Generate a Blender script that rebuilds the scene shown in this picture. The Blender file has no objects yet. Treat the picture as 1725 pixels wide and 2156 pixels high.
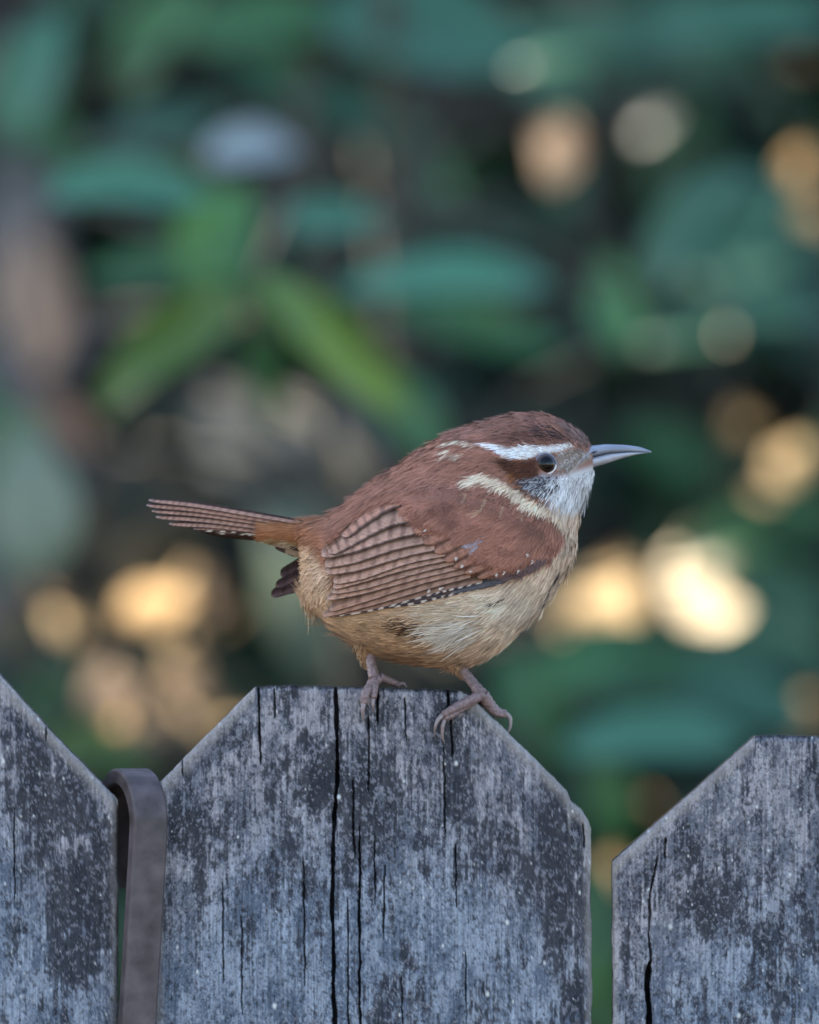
import bpy, math, random
import numpy as np
from mathutils import Vector, Matrix

rng = np.random.default_rng(7)
random.seed(7)
R = math.radians

# ------------------------------------------------------------------ camera, sky, sun, exposure
S = 0.00012            # metres at the fence for one unit of the 1725 x 2156 measuring grid
D = 4.0                # camera to fence
ZC = 1.544             # camera height, level
def W(u, v, y=0.0):
    k = S * (1 + y / D)
    return np.array([(u - 862.5) * k, y, ZC - (v - 1078) * k])

scene = bpy.context.scene
cam_d = bpy.data.cameras.new('camera'); cam = bpy.data.objects.new('camera', cam_d)
scene.collection.objects.link(cam); scene.camera = cam
cam.location = (0, -D, ZC); cam.rotation_euler = (R(90), 0, 0)
cam_d.sensor_fit = 'VERTICAL'; cam_d.sensor_height = 36.0
cam_d.lens = D * 36.0 / (2156 * S)
cam_d.clip_start = 0.05; cam_d.clip_end = 500
cam_d.dof.use_dof = True; cam_d.dof.focus_distance = D - 0.012
cam_d.dof.aperture_fstop = cam_d.lens / 66.0

SUN = Vector((-0.60, 0.50, 0.62)).normalized()     # direction towards the sun
world = bpy.data.worlds.new('World'); scene.world = world; world.use_nodes = True
wn = world.node_tree; wn.nodes.clear()
sky = wn.nodes.new('ShaderNodeTexSky'); sky.sky_type = 'NISHITA'; sky.sun_disc = False
sky.sun_elevation = math.asin(SUN.z); sky.sun_rotation = math.atan2(SUN.x, SUN.y)
bg = wn.nodes.new('ShaderNodeBackground'); bg.inputs['Strength'].default_value = 0.12
wo = wn.nodes.new('ShaderNodeOutputWorld')
wn.links.new(sky.outputs[0], bg.inputs['Color']); wn.links.new(bg.outputs[0], wo.inputs['Surface'])
sun_d = bpy.data.lights.new('sun', 'SUN'); sun_d.energy = 5.0; sun_d.angle = R(0.5); sun_d.color = (1.0, 0.90, 0.74)
sun_o = bpy.data.objects.new('sun', sun_d); scene.collection.objects.link(sun_o)
sun_o.rotation_euler = (-SUN).to_track_quat('-Z', 'Y').to_euler(); sun_o.location = (-6, 5, 8)
vs = scene.view_settings
vs.view_transform = 'Standard'; vs.look = 'None'; vs.exposure = 2.08; vs.gamma = 1.0; vs.use_curve_mapping = False
scene.cycles.use_denoising = True
scene.cycles.sample_clamp_indirect = 4.0
scene.cycles.max_bounces = 6

# ------------------------------------------------------------------ helpers
C = scene.collection
def srgb(*c):
    c = np.array(c, float) / 255.0
    return np.where(c <= 0.04045, c / 12.92, ((c + 0.055) / 1.055) ** 2.4)

def mesh_obj(name, verts, faces, mat=None, parent=None, cols=None, smooth=True, loc=None):
    """one mesh object; faces: (n,3|4) array or list of lists; verts in world or parent-local space"""
    me = bpy.data.meshes.new(name)
    verts = np.asarray(verts, dtype=np.float32)
    if isinstance(faces, np.ndarray):
        n, k = faces.shape
        me.vertices.add(len(verts)); me.vertices.foreach_set('co', verts.ravel())
        me.loops.add(n * k); me.loops.foreach_set('vertex_index', faces.astype(np.int32).ravel())
        me.polygons.add(n)
        me.polygons.foreach_set('loop_start', np.arange(0, n * k, k, dtype=np.int32))
        me.polygons.foreach_set('loop_total', np.full(n, k, dtype=np.int32))
    else:
        me.from_pydata([tuple(map(float, v)) for v in verts], [], [list(map(int, f)) for f in faces])
    me.update(calc_edges=True)
    me.polygons.foreach_set('use_smooth', np.full(len(me.polygons), bool(smooth)))
    if cols is not None:
        ca = me.color_attributes.new('Col', 'FLOAT_COLOR', 'POINT')
        c4 = np.ones((len(verts), 4), np.float32); c4[:, :3] = cols
        ca.data.foreach_set('color', c4.ravel())
    me.validate()
    o = bpy.data.objects.new(name, me); C.objects.link(o)
    if mat: me.materials.append(mat)
    if parent: o.parent = parent
    if loc is not None: o.location = loc
    return o

def empty(name, loc, label, cat, group=None):
    o = bpy.data.objects.new(name, None); C.objects.link(o); o.location = tuple(loc)
    o.empty_display_size = 0.05
    o['label'] = label; o['category'] = cat
    if group: o['group'] = group
    return o

def promote(hub, ob, name):
    """the mesh ob takes the place of the helper hub as the part that carries the other pieces"""
    ob.parent = hub.parent
    for ch in list(hub.children):
        if ch is not ob: ch.parent = ob
    bpy.data.objects.remove(hub)
    ob.name = name; ob.data.name = name
    if 'kind' in ob: del ob['kind']

def sub_empty(name, parent):
    o = bpy.data.objects.new(name, None); C.objects.link(o); o.parent = parent; o.empty_display_size = 0.02
    return o

# value noise on a hashed lattice
_tab = np.random.default_rng(3).random((512, 512))
def vnoise(x, y, seed=0):
    x = np.asarray(x) + seed * 17.37; y = np.asarray(y) + seed * 9.71
    xi = np.floor(x).astype(int); yi = np.floor(y).astype(int)
    fx = x - xi; fy = y - yi
    fx = fx * fx * (3 - 2 * fx); fy = fy * fy * (3 - 2 * fy)
    a = _tab[xi % 512, yi % 512]; b = _tab[(xi + 1) % 512, yi % 512]
    c = _tab[xi % 512, (yi + 1) % 512]; d = _tab[(xi + 1) % 512, (yi + 1) % 512]
    return (a * (1 - fx) + b * fx) * (1 - fy) + (c * (1 - fx) + d * fx) * fy
def fbm(x, y, seed=0, oct=5, gain=0.55):
    s = 0; a = 1; t = 0
    for i in range(oct):
        s = s + a * vnoise(x * 2 ** i, y * 2 ** i, seed + i * 3); t += a; a *= gain
    return s / t
def sstep(a, b, x):
    t = np.clip((x - a) / (b - a), 0, 1); return t * t * (3 - 2 * t)

def mat_new(name):
    m = bpy.data.materials.new(name); m.use_nodes = True
    return m, m.node_tree, m.node_tree.nodes['Principled BSDF']

def attr_mat(name, rough=0.8, spec=0.2, noise=0.0, nscale=900, bump=0.0, sheen=0.0):
    m, nt, p = mat_new(name)
    a = nt.nodes.new('ShaderNodeAttribute'); a.attribute_name = 'Col'
    p.inputs['Roughness'].default_value = rough; p.inputs['Specular IOR Level'].default_value = spec
    src = a.outputs['Color']
    if noise > 0 or bump > 0:
        tc = nt.nodes.new('ShaderNodeTexCoord')
        n = nt.nodes.new('ShaderNodeTexNoise'); n.inputs['Scale'].default_value = nscale; n.inputs['Detail'].default_value = 4
        nt.links.new(tc.outputs['Object'], n.inputs['Vector'])
        if noise > 0:
            mr = nt.nodes.new('ShaderNodeMapRange'); mr.inputs[1].default_value = 0.3; mr.inputs[2].default_value = 0.7
            mr.inputs[3].default_value = 1 - noise; mr.inputs[4].default_value = 1 + noise
            nt.links.new(n.outputs['Fac'], mr.inputs[0])
            mx = nt.nodes.new('ShaderNodeVectorMath'); mx.operation = 'SCALE'
            nt.links.new(src, mx.inputs[0]); nt.links.new(mr.outputs[0], mx.inputs['Scale'])
            src = mx.outputs[0]
        if bump > 0:
            b = nt.nodes.new('ShaderNodeBump'); b.inputs['Strength'].default_value = bump; b.inputs['Distance'].default_value = 0.0004
            nt.links.new(n.outputs['Fac'], b.inputs['Height']); nt.links.new(b.outputs[0], p.inputs['Normal'])
    nt.links.new(src, p.inputs['Base Color'])
    if sheen: p.inputs['Sheen Weight'].default_value = sheen
    return m

def tube(path, radii, nside=8, cap=True, flat=None):
    """swept tube -> verts, quad faces (open ends closed with a point)"""
    P = np.asarray(path, float); n = len(P); rad = np.asarray(radii, float)
    T = np.gradient(P, axis=0); T /= np.linalg.norm(T, axis=1)[:, None] + 1e-12
    ref = np.array([0.0, 1.0, 0.0]) if abs(T[0][1]) < 0.9 else np.array([1.0, 0, 0])
    V = []; N = np.cross(T[0], ref); N /= np.linalg.norm(N)
    for i in range(n):
        N = N - T[i] * np.dot(N, T[i]); N /= np.linalg.norm(N) + 1e-12
        B = np.cross(T[i], N)
        for k in range(nside):
            a = 2 * math.pi * k / nside
            V.append(P[i] + rad[i] * (math.cos(a) * N + math.sin(a) * B))
    F = []
    for i in range(n - 1):
        for k in range(nside):
            k2 = (k + 1) % nside
            F.append([i * nside + k, i * nside + k2, (i + 1) * nside + k2, (i + 1) * nside + k])
    if cap:
        F.append(list(range(nside - 1, -1, -1))); F.append([(n - 1) * nside + k for k in range(nside)])
    return V, F

class Bag:
    def __init__(s): s.v = []; s.f = []; s.c = []
    def add(s, V, F, col=None):
        o = len(s.v); s.v.extend([np.asarray(v, float) for v in V]); s.f.extend([[i + o for i in f] for f in F])
        if col is not None: s.c.extend([col] * len(V) if np.ndim(col) == 1 else list(col))
    def build(s, name, mat, parent=None, origin=(0, 0, 0), **k):
        v = np.array(s.v) - np.array(origin)
        return mesh_obj(name, v, s.f, mat, parent, cols=np.array(s.c) if s.c else None, **k)

def spline(pts, n):
    """Catmull-Rom through pts"""
    P = np.asarray(pts, float); m = len(P)
    Q = np.vstack([2 * P[0] - P[1], P, 2 * P[-1] - P[-2]])
    t = np.linspace(0, m - 1 - 1e-9, n); i = t.astype(int); f = (t - i)[:, None]
    a, b, c, d = Q[i], Q[i + 1], Q[i + 2], Q[i + 3]
    return 0.5 * ((2 * b) + (-a + c) * f + (2 * a - 5 * b + 4 * c - d) * f ** 2 + (-a + 3 * b - 3 * c + d) * f ** 3)

# ------------------------------------------------------------------ ground
def build_ground():
    m, nt, p = mat_new('soil')
    tc = nt.nodes.new('ShaderNodeTexCoord')
    n = nt.nodes.new('ShaderNodeTexNoise'); n.inputs['Scale'].default_value = 9; n.inputs['Detail'].default_value = 9
    cr = nt.nodes.new('ShaderNodeValToRGB')
    cr.color_ramp.elements[0].color = (0.035, 0.024, 0.014, 1); cr.color_ramp.elements[1].color = (0.14, 0.095, 0.05, 1)
    nt.links.new(tc.outputs['Object'], n.inputs['Vector']); nt.links.new(n.outputs['Fac'], cr.inputs[0])
    nt.links.new(cr.outputs[0], p.inputs['Base Color']); p.inputs['Roughness'].default_value = 0.95
    xs = np.concatenate([[-200, -60, -20], np.linspace(-8, 8, 49), [20, 60, 200]])
    X, Y = np.meshgrid(xs, xs, indexing='ij')
    near = (np.abs(X) < 9) & (np.abs(Y) < 9)
    Z = np.where(near, 0.05 * (fbm(X * 0.8, Y * 0.8, 5) - 0.5), 0)
    Z = np.where(np.abs(Y) < 0.4, np.minimum(Z, 0), Z)
    n_ = len(xs); idx = np.arange(n_ * n_).reshape(n_, n_)
    F = np.stack([idx[:-1, :-1], idx[1:, :-1], idx[1:, 1:], idx[:-1, 1:]], -1).reshape(-1, 4)
    o = mesh_obj('ground', np.stack([X, Y, Z], -1).reshape(-1, 3), F, m)
    o['kind'] = 'structure'
build_ground()

# ------------------------------------------------------------------ fence
VB = 1078 + (ZC - 0.03) / S          # picket foot, just above the soil
fence = empty('wooden_fence', (0, 0.008, 0), 'weathered grey dog-ear picket fence with mould-stained boards', 'fence')
WOOD = attr_mat('weathered_wood', rough=0.85, spec=0.25, noise=0.16, nscale=1800, bump=0.55)
PAD = 0.016

def blobs(u, v, L):
    s = 0
    for (bu, bv, ru, rv, a) in L:
        s = s + a * np.exp(-((u - bu) / ru) ** 2 - ((v - bv) / rv) ** 2)
    return s

def picket(top, u0, u1, cracks=(), dark=(), fine=None, seed=0, pale=0.0, vis=2200, name='picket', y0=0.0):
    tu = [p[0] for p in top]; tv = [p[1] for p in top]
    cols = [u0, u0 + 0.8, u0 + 2, u0 + 4, u0 + 7]
    u = u0 + 10
    while u < u1 - 10:
        cols.append(u)
        u += 1.7 if fine and fine[0] < u < fine[1] else 14
    cols += [u1 - 7, u1 - 4, u1 - 2, u1 - 0.8, u1]
    cu = np.array(cols); nc = len(cu)
    step = 3.0 if fine else 16
    rows = np.concatenate([[0, 0.8, 2, 4, 7], np.arange(10, 800 if fine else 900, step)])
    Rf = rows[-1]
    tail = np.linspace(0, 1, 270)[1:] ** 1.4
    vt = np.interp(cu, tu, tv)
    slope = np.gradient(vt, cu)
    vt = vt + 3.0 * (vnoise(cu / 23, cu * 0, seed + 40) - 0.5) + 1.6 * (vnoise(cu / 5, cu * 0, seed + 41) - 0.5)
    V1 = vt[None, :] + rows[:, None]
    V2 = (vt + Rf)[None, :] + tail[:, None] * (VB - vt - Rf)[None, :]
    V = np.vstack([V1, V2]); nr = V.shape[0]
    U = np.repeat(cu[None, :], nr, 0)
    RR = V - vt[None, :]
    # edges wander a little
    ew = np.exp(-(U - u0) / 25) * (fbm(V / 70, V * 0, seed + 50) - 0.5) - np.exp(-(u1 - U) / 25) * (fbm(V / 60, V * 0, seed + 51) - 0.5)
    U2 = U + 9 * ew
    # --- relief (d units, + is into the wood)
    cosl = 1 / np.sqrt(1 + slope ** 2)
    dt = RR * cosl[None, :]; ds = np.minimum(U - u0, u1 - U)
    rad = 9 + 9 * fbm(U / 40, V / 40, seed + 52)
    q = np.sqrt(np.clip(1 - dt / rad, 0, 1) ** 2 + np.clip(1 - ds / rad, 0, 1) ** 2)
    edge = rad * (1 - np.sqrt(np.clip(1 - np.clip(q, 0, 1) ** 2, 0, 1)))
    grain = fbm(U / 5.5, V / 260, seed + 1, 4) - 0.5
    rough = fbm(U / 16, V / 24, seed + 2, 4) - 0.5
    H = edge + 3.0 * grain + 2.0 * rough + 10 * (fbm(U / 260, V / 500, seed + 3, 2) - 0.5)
    # --- mould and lichen
    nd = 0.44 * fbm(U / 46, V / 90, seed + 4) + 0.32 * fbm(U / 12, V / 17, seed + 5, 5, 0.7) + 0.24 * fbm(U / 5, V / 80, seed + 6, 3)
    bias = 1.45 * blobs(U, V, dark)
    nd = nd + bias - pale
    nd = nd + 0.05 * (fbm(U / 2.6, V / 4.5, seed + 16, 2) - 0.5); mD = sstep(0.492, 0.545, nd); mD2 = sstep(0.55, 0.62, nd)
    lightp = sstep(0.40, 0.66, 0.45 * fbm(U / 30, V / 60, seed + 7) + 0.30 * fbm(U / 6, V / 9, seed + 8, 4) + 0.25 * fbm(U / 2.4, V / 3, seed + 17, 2) + 0.03)
    mid = srgb(98, 103, 113); pal = srgb(162, 161, 165); drk = srgb(50, 52, 60); drk2 = srgb(31, 33, 39)
    col = mid + (pal - mid) * lightp[..., None]
    gg = (0.72 + 1.0 * (fbm(U / 2.6, V / 110, seed + 9, 3) - 0.22))[..., None]
    col = col * np.clip(gg, 0.5, 1.35)
    cool = sstep(150, 520, RR)[..., None]                    # cooler tint low down, warmer towards the top
    tint = np.array([1.03, 0.98, 0.97]) * (1 - cool) + np.array([0.83, 0.94, 1.04]) * cool
    col = col * tint
    dk = drk + (drk2 - drk) * mD2[..., None]
    dk = dk * (0.75 + 0.9 * fbm(U / 6, V / 9, seed + 10, 3))[..., None]
    col = col + (dk - col) * (0.88 * mD)[..., None]
    chip = sstep(0.57, 0.63, 0.6 * fbm(U / 9, V / 10, seed + 18, 4, 0.65) + 0.4 * fbm(U / 3, V / 4, seed + 19, 2)) * mD
    col = col + (srgb(140, 140, 148) - col) * (0.7 * chip)[..., None]
    pit = sstep(0.60, 0.66, fbm(U / 6, V / 8, seed + 20, 4, 0.7)) * (1 - mD)
    col = col * (1 - 0.55 * pit)[..., None]
    H = H + 1.4 * mD - 1.2 * chip + 1.2 * pit
    # weathered pale rim along cut edges
    rim = sstep(34, 6, dt + 22 * (fbm(U / 14, V / 14, seed + 11) - 0.5)) * (np.abs(slope) > 0.3)[None, :] * 0.65 + sstep(20, 3, ds + 14 * (fbm(U / 9, V / 40, seed + 12) - 0.5)) * 0.45
    col = col + (srgb(168, 160, 154) * 0.95 - col) * np.clip(rim, 0, 0.8)[..., None]
    # dark ragged rim at the very top of the flat
    cap = sstep(8, 1, RR + 10 * (fbm(U / 6, V / 8, seed + 13) - 0.5)) * (np.abs(slope) < 0.3)[None, :]
    col = col * (1 - 0.7 * cap[..., None])
    # pale lichen flecks
    fl = sstep(0.80, 0.86, vnoise(U / 3.2, V / 3.6, seed + 14)) * sstep(0.5, 0.62, fbm(U / 40, V / 40, seed + 15))
    col = col + (srgb(160, 164, 168) - col) * (0.35 * fl)[..., None]
    # cracks
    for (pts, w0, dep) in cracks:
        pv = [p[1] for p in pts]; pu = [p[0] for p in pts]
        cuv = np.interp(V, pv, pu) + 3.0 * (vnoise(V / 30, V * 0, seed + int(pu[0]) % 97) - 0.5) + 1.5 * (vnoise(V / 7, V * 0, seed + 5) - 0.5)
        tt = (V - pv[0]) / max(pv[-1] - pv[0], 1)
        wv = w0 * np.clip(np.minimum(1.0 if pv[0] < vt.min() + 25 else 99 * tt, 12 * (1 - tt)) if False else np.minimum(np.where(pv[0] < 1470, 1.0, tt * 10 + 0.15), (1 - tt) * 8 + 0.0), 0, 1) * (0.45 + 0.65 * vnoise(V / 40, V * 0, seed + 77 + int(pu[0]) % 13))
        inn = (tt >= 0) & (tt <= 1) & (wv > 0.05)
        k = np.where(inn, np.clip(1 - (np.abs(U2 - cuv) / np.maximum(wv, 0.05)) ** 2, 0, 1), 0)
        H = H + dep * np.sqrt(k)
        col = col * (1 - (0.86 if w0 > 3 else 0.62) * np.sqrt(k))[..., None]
    # white droppings and lichen crumbs get painted last
    rs = np.random.default_rng(seed + 99)
    if fine:
        for _ in range(46):
            fu, fv = rs.uniform(*fine), rs.uniform(1480, 2150); r_ = rs.choice([1.6, 2.0, 2.6, 4.2], p=[.45, .3, .18, .07])
            g = np.exp(-(((U - fu) / r_) ** 2 + ((V - fv) / (r_ * rs.uniform(1, 1.7))) ** 2) ** 2)
            col = col + (srgb(218, 218, 214) - col) * (g * 0.95)[..., None]; H = H - g * 1.5
    k = S
    X = (U2 - 862.5) * k; Z = ZC - (V - 1078) * k; Y = y0 + H * k
    Pf = np.stack([X, Y, Z], -1).reshape(-1, 3)
    idx = np.arange(nr * nc).reshape(nr, nc)
    F = np.stack([idx[:-1, :-1], idx[1:, :-1], idx[1:, 1:], idx[:-1, 1:]], -1).reshape(-1, 4)
    # back, top, bottom and sides
    bt = np.stack([X[0], np.full(nc, y0 + PAD), Z[0]], -1); bb = np.stack([X[-1], np.full(nc, y0 + PAD), Z[-1]], -1)
    o = nr * nc
    Pall = np.vstack([Pf, bt, bb]); ib = o + np.arange(nc); ibb = o + nc + np.arange(nc)
    F = np.vstack([F,
        np.stack([idx[0, 1:], ib[1:], ib[:-1], idx[0, :-1]], -1)[:, ::-1],
        np.stack([ib[1:], ibb[1:], ibb[:-1], ib[:-1]], -1)[:, ::-1],
        np.stack([idx[-1, :-1], ibb[:-1], ibb[1:], idx[-1, 1:]], -1)])
    # side walls: rows joined to points on the back edge
    nb = len(Pall)
    sl = np.stack([X[1:-1, 0], np.full(nr - 2, y0 + PAD), Z[1:-1, 0]], -1); sr = np.stack([X[1:-1, -1], np.full(nr - 2, y0 + PAD), Z[1:-1, -1]], -1)
    Pall = np.vstack([Pall, sl, sr])
    L = np.concatenate([[ib[0]], nb + np.arange(nr - 2), [ibb[0]]]); Rr = np.concatenate([[ib[-1]], nb + nr - 2 + np.arange(nr - 2), [ibb[-1]]])
    F = np.vstack([F, np.stack([idx[:-1, 0], L[:-1], L[1:], idx[1:, 0]], -1), np.stack([idx[:-1, -1], idx[1:, -1], Rr[1:], Rr[:-1]], -1)])
    cfr = col.reshape(-1, 3)
    cb = np.tile(srgb(78, 76, 78), (len(Pall) - o, 1)) * rs.uniform(0.6, 1.2, (len(Pall) - o, 1))
    cb[:nc] = srgb(84, 78, 76) * rs.uniform(0.4, 1.5, (nc, 1))
    cols_ = np.clip(np.vstack([cfr, cb]), 0.004, 0.8)
    ob = mesh_obj(name, Pall - np.array([0, 0.008, 0]), F, WOOD, fence, cols=cols_)
    return ob

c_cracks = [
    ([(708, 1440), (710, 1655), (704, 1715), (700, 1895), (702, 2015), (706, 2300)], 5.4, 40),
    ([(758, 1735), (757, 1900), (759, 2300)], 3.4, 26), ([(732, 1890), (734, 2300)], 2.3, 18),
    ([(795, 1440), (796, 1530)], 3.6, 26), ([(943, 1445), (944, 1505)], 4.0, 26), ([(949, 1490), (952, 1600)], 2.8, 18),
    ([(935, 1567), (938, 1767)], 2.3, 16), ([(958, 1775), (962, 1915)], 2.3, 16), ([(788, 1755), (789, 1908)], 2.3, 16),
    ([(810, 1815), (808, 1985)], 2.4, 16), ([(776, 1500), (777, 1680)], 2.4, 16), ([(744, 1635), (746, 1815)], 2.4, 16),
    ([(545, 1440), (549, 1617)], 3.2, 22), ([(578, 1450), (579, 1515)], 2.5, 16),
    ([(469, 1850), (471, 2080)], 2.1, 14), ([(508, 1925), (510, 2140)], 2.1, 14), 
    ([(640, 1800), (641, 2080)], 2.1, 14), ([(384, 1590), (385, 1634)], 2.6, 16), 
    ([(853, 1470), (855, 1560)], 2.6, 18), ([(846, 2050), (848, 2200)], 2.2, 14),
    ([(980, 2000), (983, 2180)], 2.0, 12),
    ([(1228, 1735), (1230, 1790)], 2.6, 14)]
c_dark = [(680, 1700, 90, 110, .075), (800, 1740, 90, 100, .07), (390, 1760, 50, 90, .09), (940, 1540, 26, 70, .13), (1190, 1950, 48, 260, .12),
          (1190, 1760, 50, 40, .06), (1000, 1680, 70, 40, .07), (1040, 1780, 70, 60, .07), (620, 2050, 200, 120, -.07), (950, 1950, 150, 140, -.08), (400, 2050, 80, 160, -.05), (640, 1510, 100, 50, -.03),
          (1060, 1560, 60, 40, -.06), (540, 1840, 80, 90, -.04), (790, 1480, 60, 40, -.07), (700, 1590, 40, 40, .04), (1100, 2050, 50, 100, -.05)]
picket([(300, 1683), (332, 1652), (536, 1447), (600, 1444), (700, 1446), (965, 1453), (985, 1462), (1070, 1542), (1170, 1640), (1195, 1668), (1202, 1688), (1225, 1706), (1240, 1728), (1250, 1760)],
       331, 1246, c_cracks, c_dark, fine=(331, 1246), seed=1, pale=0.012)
l_dark = [(120, 1700, 70, 120, .09), (170, 1880, 60, 120, .10), (60, 1640, 40, 60, .06), (20, 1800, 40, 160, -.06), (60, 2080, 60, 90, -.05), (225, 1900, 14, 300, .02), (130, 1990, 60, 90, .07)]
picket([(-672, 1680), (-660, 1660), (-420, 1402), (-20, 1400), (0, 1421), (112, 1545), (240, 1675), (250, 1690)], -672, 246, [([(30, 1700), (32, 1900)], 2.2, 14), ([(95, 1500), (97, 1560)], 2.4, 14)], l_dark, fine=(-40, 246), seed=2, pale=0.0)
r_dark = [(1480, 1905, 60, 50, .10), (1410, 1800, 60, 60, .04), (1540, 1960, 40, 50, .05), (1640, 1700, 80, 80, -.05), (1450, 2020, 70, 60, -.08), (1700, 1650, 60, 40, .05), (1560, 1640, 50, 60, .03)]
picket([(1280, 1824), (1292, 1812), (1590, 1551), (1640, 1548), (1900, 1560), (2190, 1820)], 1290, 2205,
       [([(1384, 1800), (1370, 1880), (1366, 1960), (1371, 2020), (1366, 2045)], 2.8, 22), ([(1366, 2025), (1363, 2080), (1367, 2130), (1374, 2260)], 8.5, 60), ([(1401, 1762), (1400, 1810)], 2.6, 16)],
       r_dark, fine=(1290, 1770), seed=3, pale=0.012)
# the run of the fence goes on to both sides
for i, (a, s) in enumerate([(-1636, 11), (-2600, 12), (-3560, 13), (-4520, 14), (2250, 15), (3210, 16), (4170, 17), (5130, 18)]):
    t0 = 1430 + 60 * math.sin(i * 2.1)
    picket([(a, t0 + 215), (a + 210, t0), (a + 705, t0), (a + 918, t0 + 220)], a, a + 918, seed=s)
# rails behind, posts
def box_v(x0, x1, y0, y1, z0, z1):
    V = [(x, y, z) for x in (x0, x1) for y in (y0, y1) for z in (z0, z1)]
    F = [[0, 1, 3, 2], [4, 6, 7, 5], [0, 4, 5, 1], [2, 3, 7, 6], [0, 2, 6, 4], [1, 5, 7, 3]]
    return V, F
def wood_box(name, *a):
    V, F = box_v(*a)
    mesh_obj(name, np.array(V) - np.array([0, 0.008, 0]), F, WOOD, fence, cols=np.tile(srgb(96, 94, 96), (8, 1)), smooth=False)
for z in (0.28, 1.15):
    wood_box('rail', -0.66, 0.63, 0.0175, 0.056, z, z + 0.085)
for x in (-0.64, 0.60):
    wood_box('post', x, x + 0.09, 0.058, 0.148, -0.2, 1.40)

# ------------------------------------------------------------------ iron hook between two boards
def build_hook():
    m, nt, p = mat_new('painted_iron')
    tc = nt.nodes.new('ShaderNodeTexCoord')
    n = nt.nodes.new('ShaderNodeTexNoise'); n.inputs['Scale'].default_value = 160; n.inputs['Detail'].default_value = 6
    cr = nt.nodes.new('ShaderNodeValToRGB'); cr.color_ramp.elements[0].position = 0.3; cr.color_ramp.elements[1].position = 0.75
    cr.color_ramp.elements[0].color = (*srgb(62, 54, 53), 1); cr.color_ramp.elements[1].color = (*srgb(106, 95, 96), 1)
    nt.links.new(tc.outputs['Object'], n.inputs['Vector']); nt.links.new(n.outputs['Fac'], cr.inputs[0]); nt.links.new(cr.outputs[0], p.inputs['Base Color'])
    p.inputs['Roughness'].default_value = 0.55; p.inputs['Specular IOR Level'].default_value = 0.4
    b = nt.nodes.new('ShaderNodeBump'); b.inputs['Strength'].default_value = 0.25; b.inputs['Distance'].default_value = 0.0006
    nt.links.new(n.outputs['Fac'], b.inputs['Height']); nt.links.new(b.outputs[0], p.inputs['Normal'])
    yaw = R(68)
    ax = np.array([-math.cos(yaw), math.sin(yaw), 0.0])      # from the front limb over to the back limb
    wd = np.array([-math.sin(yaw), -math.cos(yaw), 0.0])     # strap width direction
    c0 = W(314, 1741, -0.0045)                                 # middle of the strap where the bend starts
    r = 0.0125
    path = []
    for z in np.linspace(c0[2] - 0.42, c0[2] - 0.004, 30):
        dz = c0[2] - z
        path.append((np.array([c0[0] - 0.06 * min(dz, 0.06) - 0.0, c0[1], z]), np.array([0.0, 0, 1.0])))
    for a in np.linspace(0, math.pi, 22)[1:]:
        cc = c0 + ax * r
        pt = cc - ax * r * math.cos(a) + np.array([0, 0, 1]) * r * math.sin(a)
        path.append((pt, ax * math.sin(a) + np.array([0, 0, 1]) * math.cos(a)))
    e = path[-1][0]
    for dz in np.linspace(0.002, 0.016, 6):
        path.append((e - np.array([0, 0, dz]), np.array([0, 0, -1.0])))
    V = []; F = []
    hw, ht, bv = 0.0046, 0.0021, 0.0006
    prof = [(-hw + bv, -ht), (hw - bv, -ht), (hw, -ht + bv), (hw, ht - bv), (hw - bv, ht), (-hw + bv, ht), (-hw, ht - bv), (-hw, -ht + bv)]
    for pt, t in path:
        nrm = np.cross(t, wd); nrm /= np.linalg.norm(nrm)
        for (a, b_) in prof: V.append(pt + wd * a + nrm * b_)
    n_ = len(path)
    for i in range(n_ - 1):
        for k in range(8):
            k2 = (k + 1) % 8; F.append([i * 8 + k, i * 8 + k2, (i + 1) * 8 + k2, (i + 1) * 8 + k])
    F.append(list(range(7, -1, -1))); F.append([(n_ - 1) * 8 + k for k in range(8)])
    base = path[0][0]
    o = mesh_obj('iron_hook', np.array(V) - base, F, m, smooth=False, loc=tuple(base))
    o['label'] = 'dull grey-brown iron strap hook bent over the fence between two boards'; o['category'] = 'hook'
build_hook()

# ------------------------------------------------------------------ the wren
BY = 0.006                                    # the bird's middle plane, over the board's top edge
SIL = [(1244, 940), (1228, 916), (1203, 898), (1176, 884), (1146, 874), (1110, 869), (1075, 874), (1042, 882), (1000, 896), (950, 912), (905, 938),
       (868, 962), (828, 990), (788, 1016), (752, 1042), (722, 1066), (692, 1086), (662, 1096), (636, 1098), (622, 1112), (622, 1135), (634, 1152), (640, 1180), (640, 1215),
       (648, 1250), (664, 1280), (690, 1310), (725, 1340), (772, 1366), (830, 1386), (900, 1398), (960, 1401), (1010, 1388), (1060, 1358), (1108, 1314),
       (1148, 1268), (1180, 1224), (1202, 1184), (1212, 1140), (1214, 1098), (1220, 1072), (1230, 1050), (1242, 1022), (1248, 996), (1250, 970)]
def closed_spline(P, n):
    P = np.array(P, float); m = len(P); t = np.linspace(0, m, n, endpoint=False); i = t.astype(int); f = (t - i)[:, None]
    a, b, c, d = P[(i - 1) % m], P[i % m], P[(i + 1) % m], P[(i + 2) % m]
    return 0.5 * ((2 * b) + (-a + c) * f + (2 * a - 5 * b + 4 * c - d) * f ** 2 + (-a + 3 * b - 3 * c + d) * f ** 3)
def in_poly(px, py, poly):
    px = np.asarray(px, float); py = np.asarray(py, float); ins = np.zeros(px.shape, bool); n = len(poly)
    for i in range(n):
        x1, y1 = poly[i]; x2, y2 = poly[(i + 1) % n]
        c = ((y1 > py) != (y2 > py)); xx = (x2 - x1) * (py - y1) / (y2 - y1 + 1e-12) + x1
        ins ^= c & (px < xx)
    return ins
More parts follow.
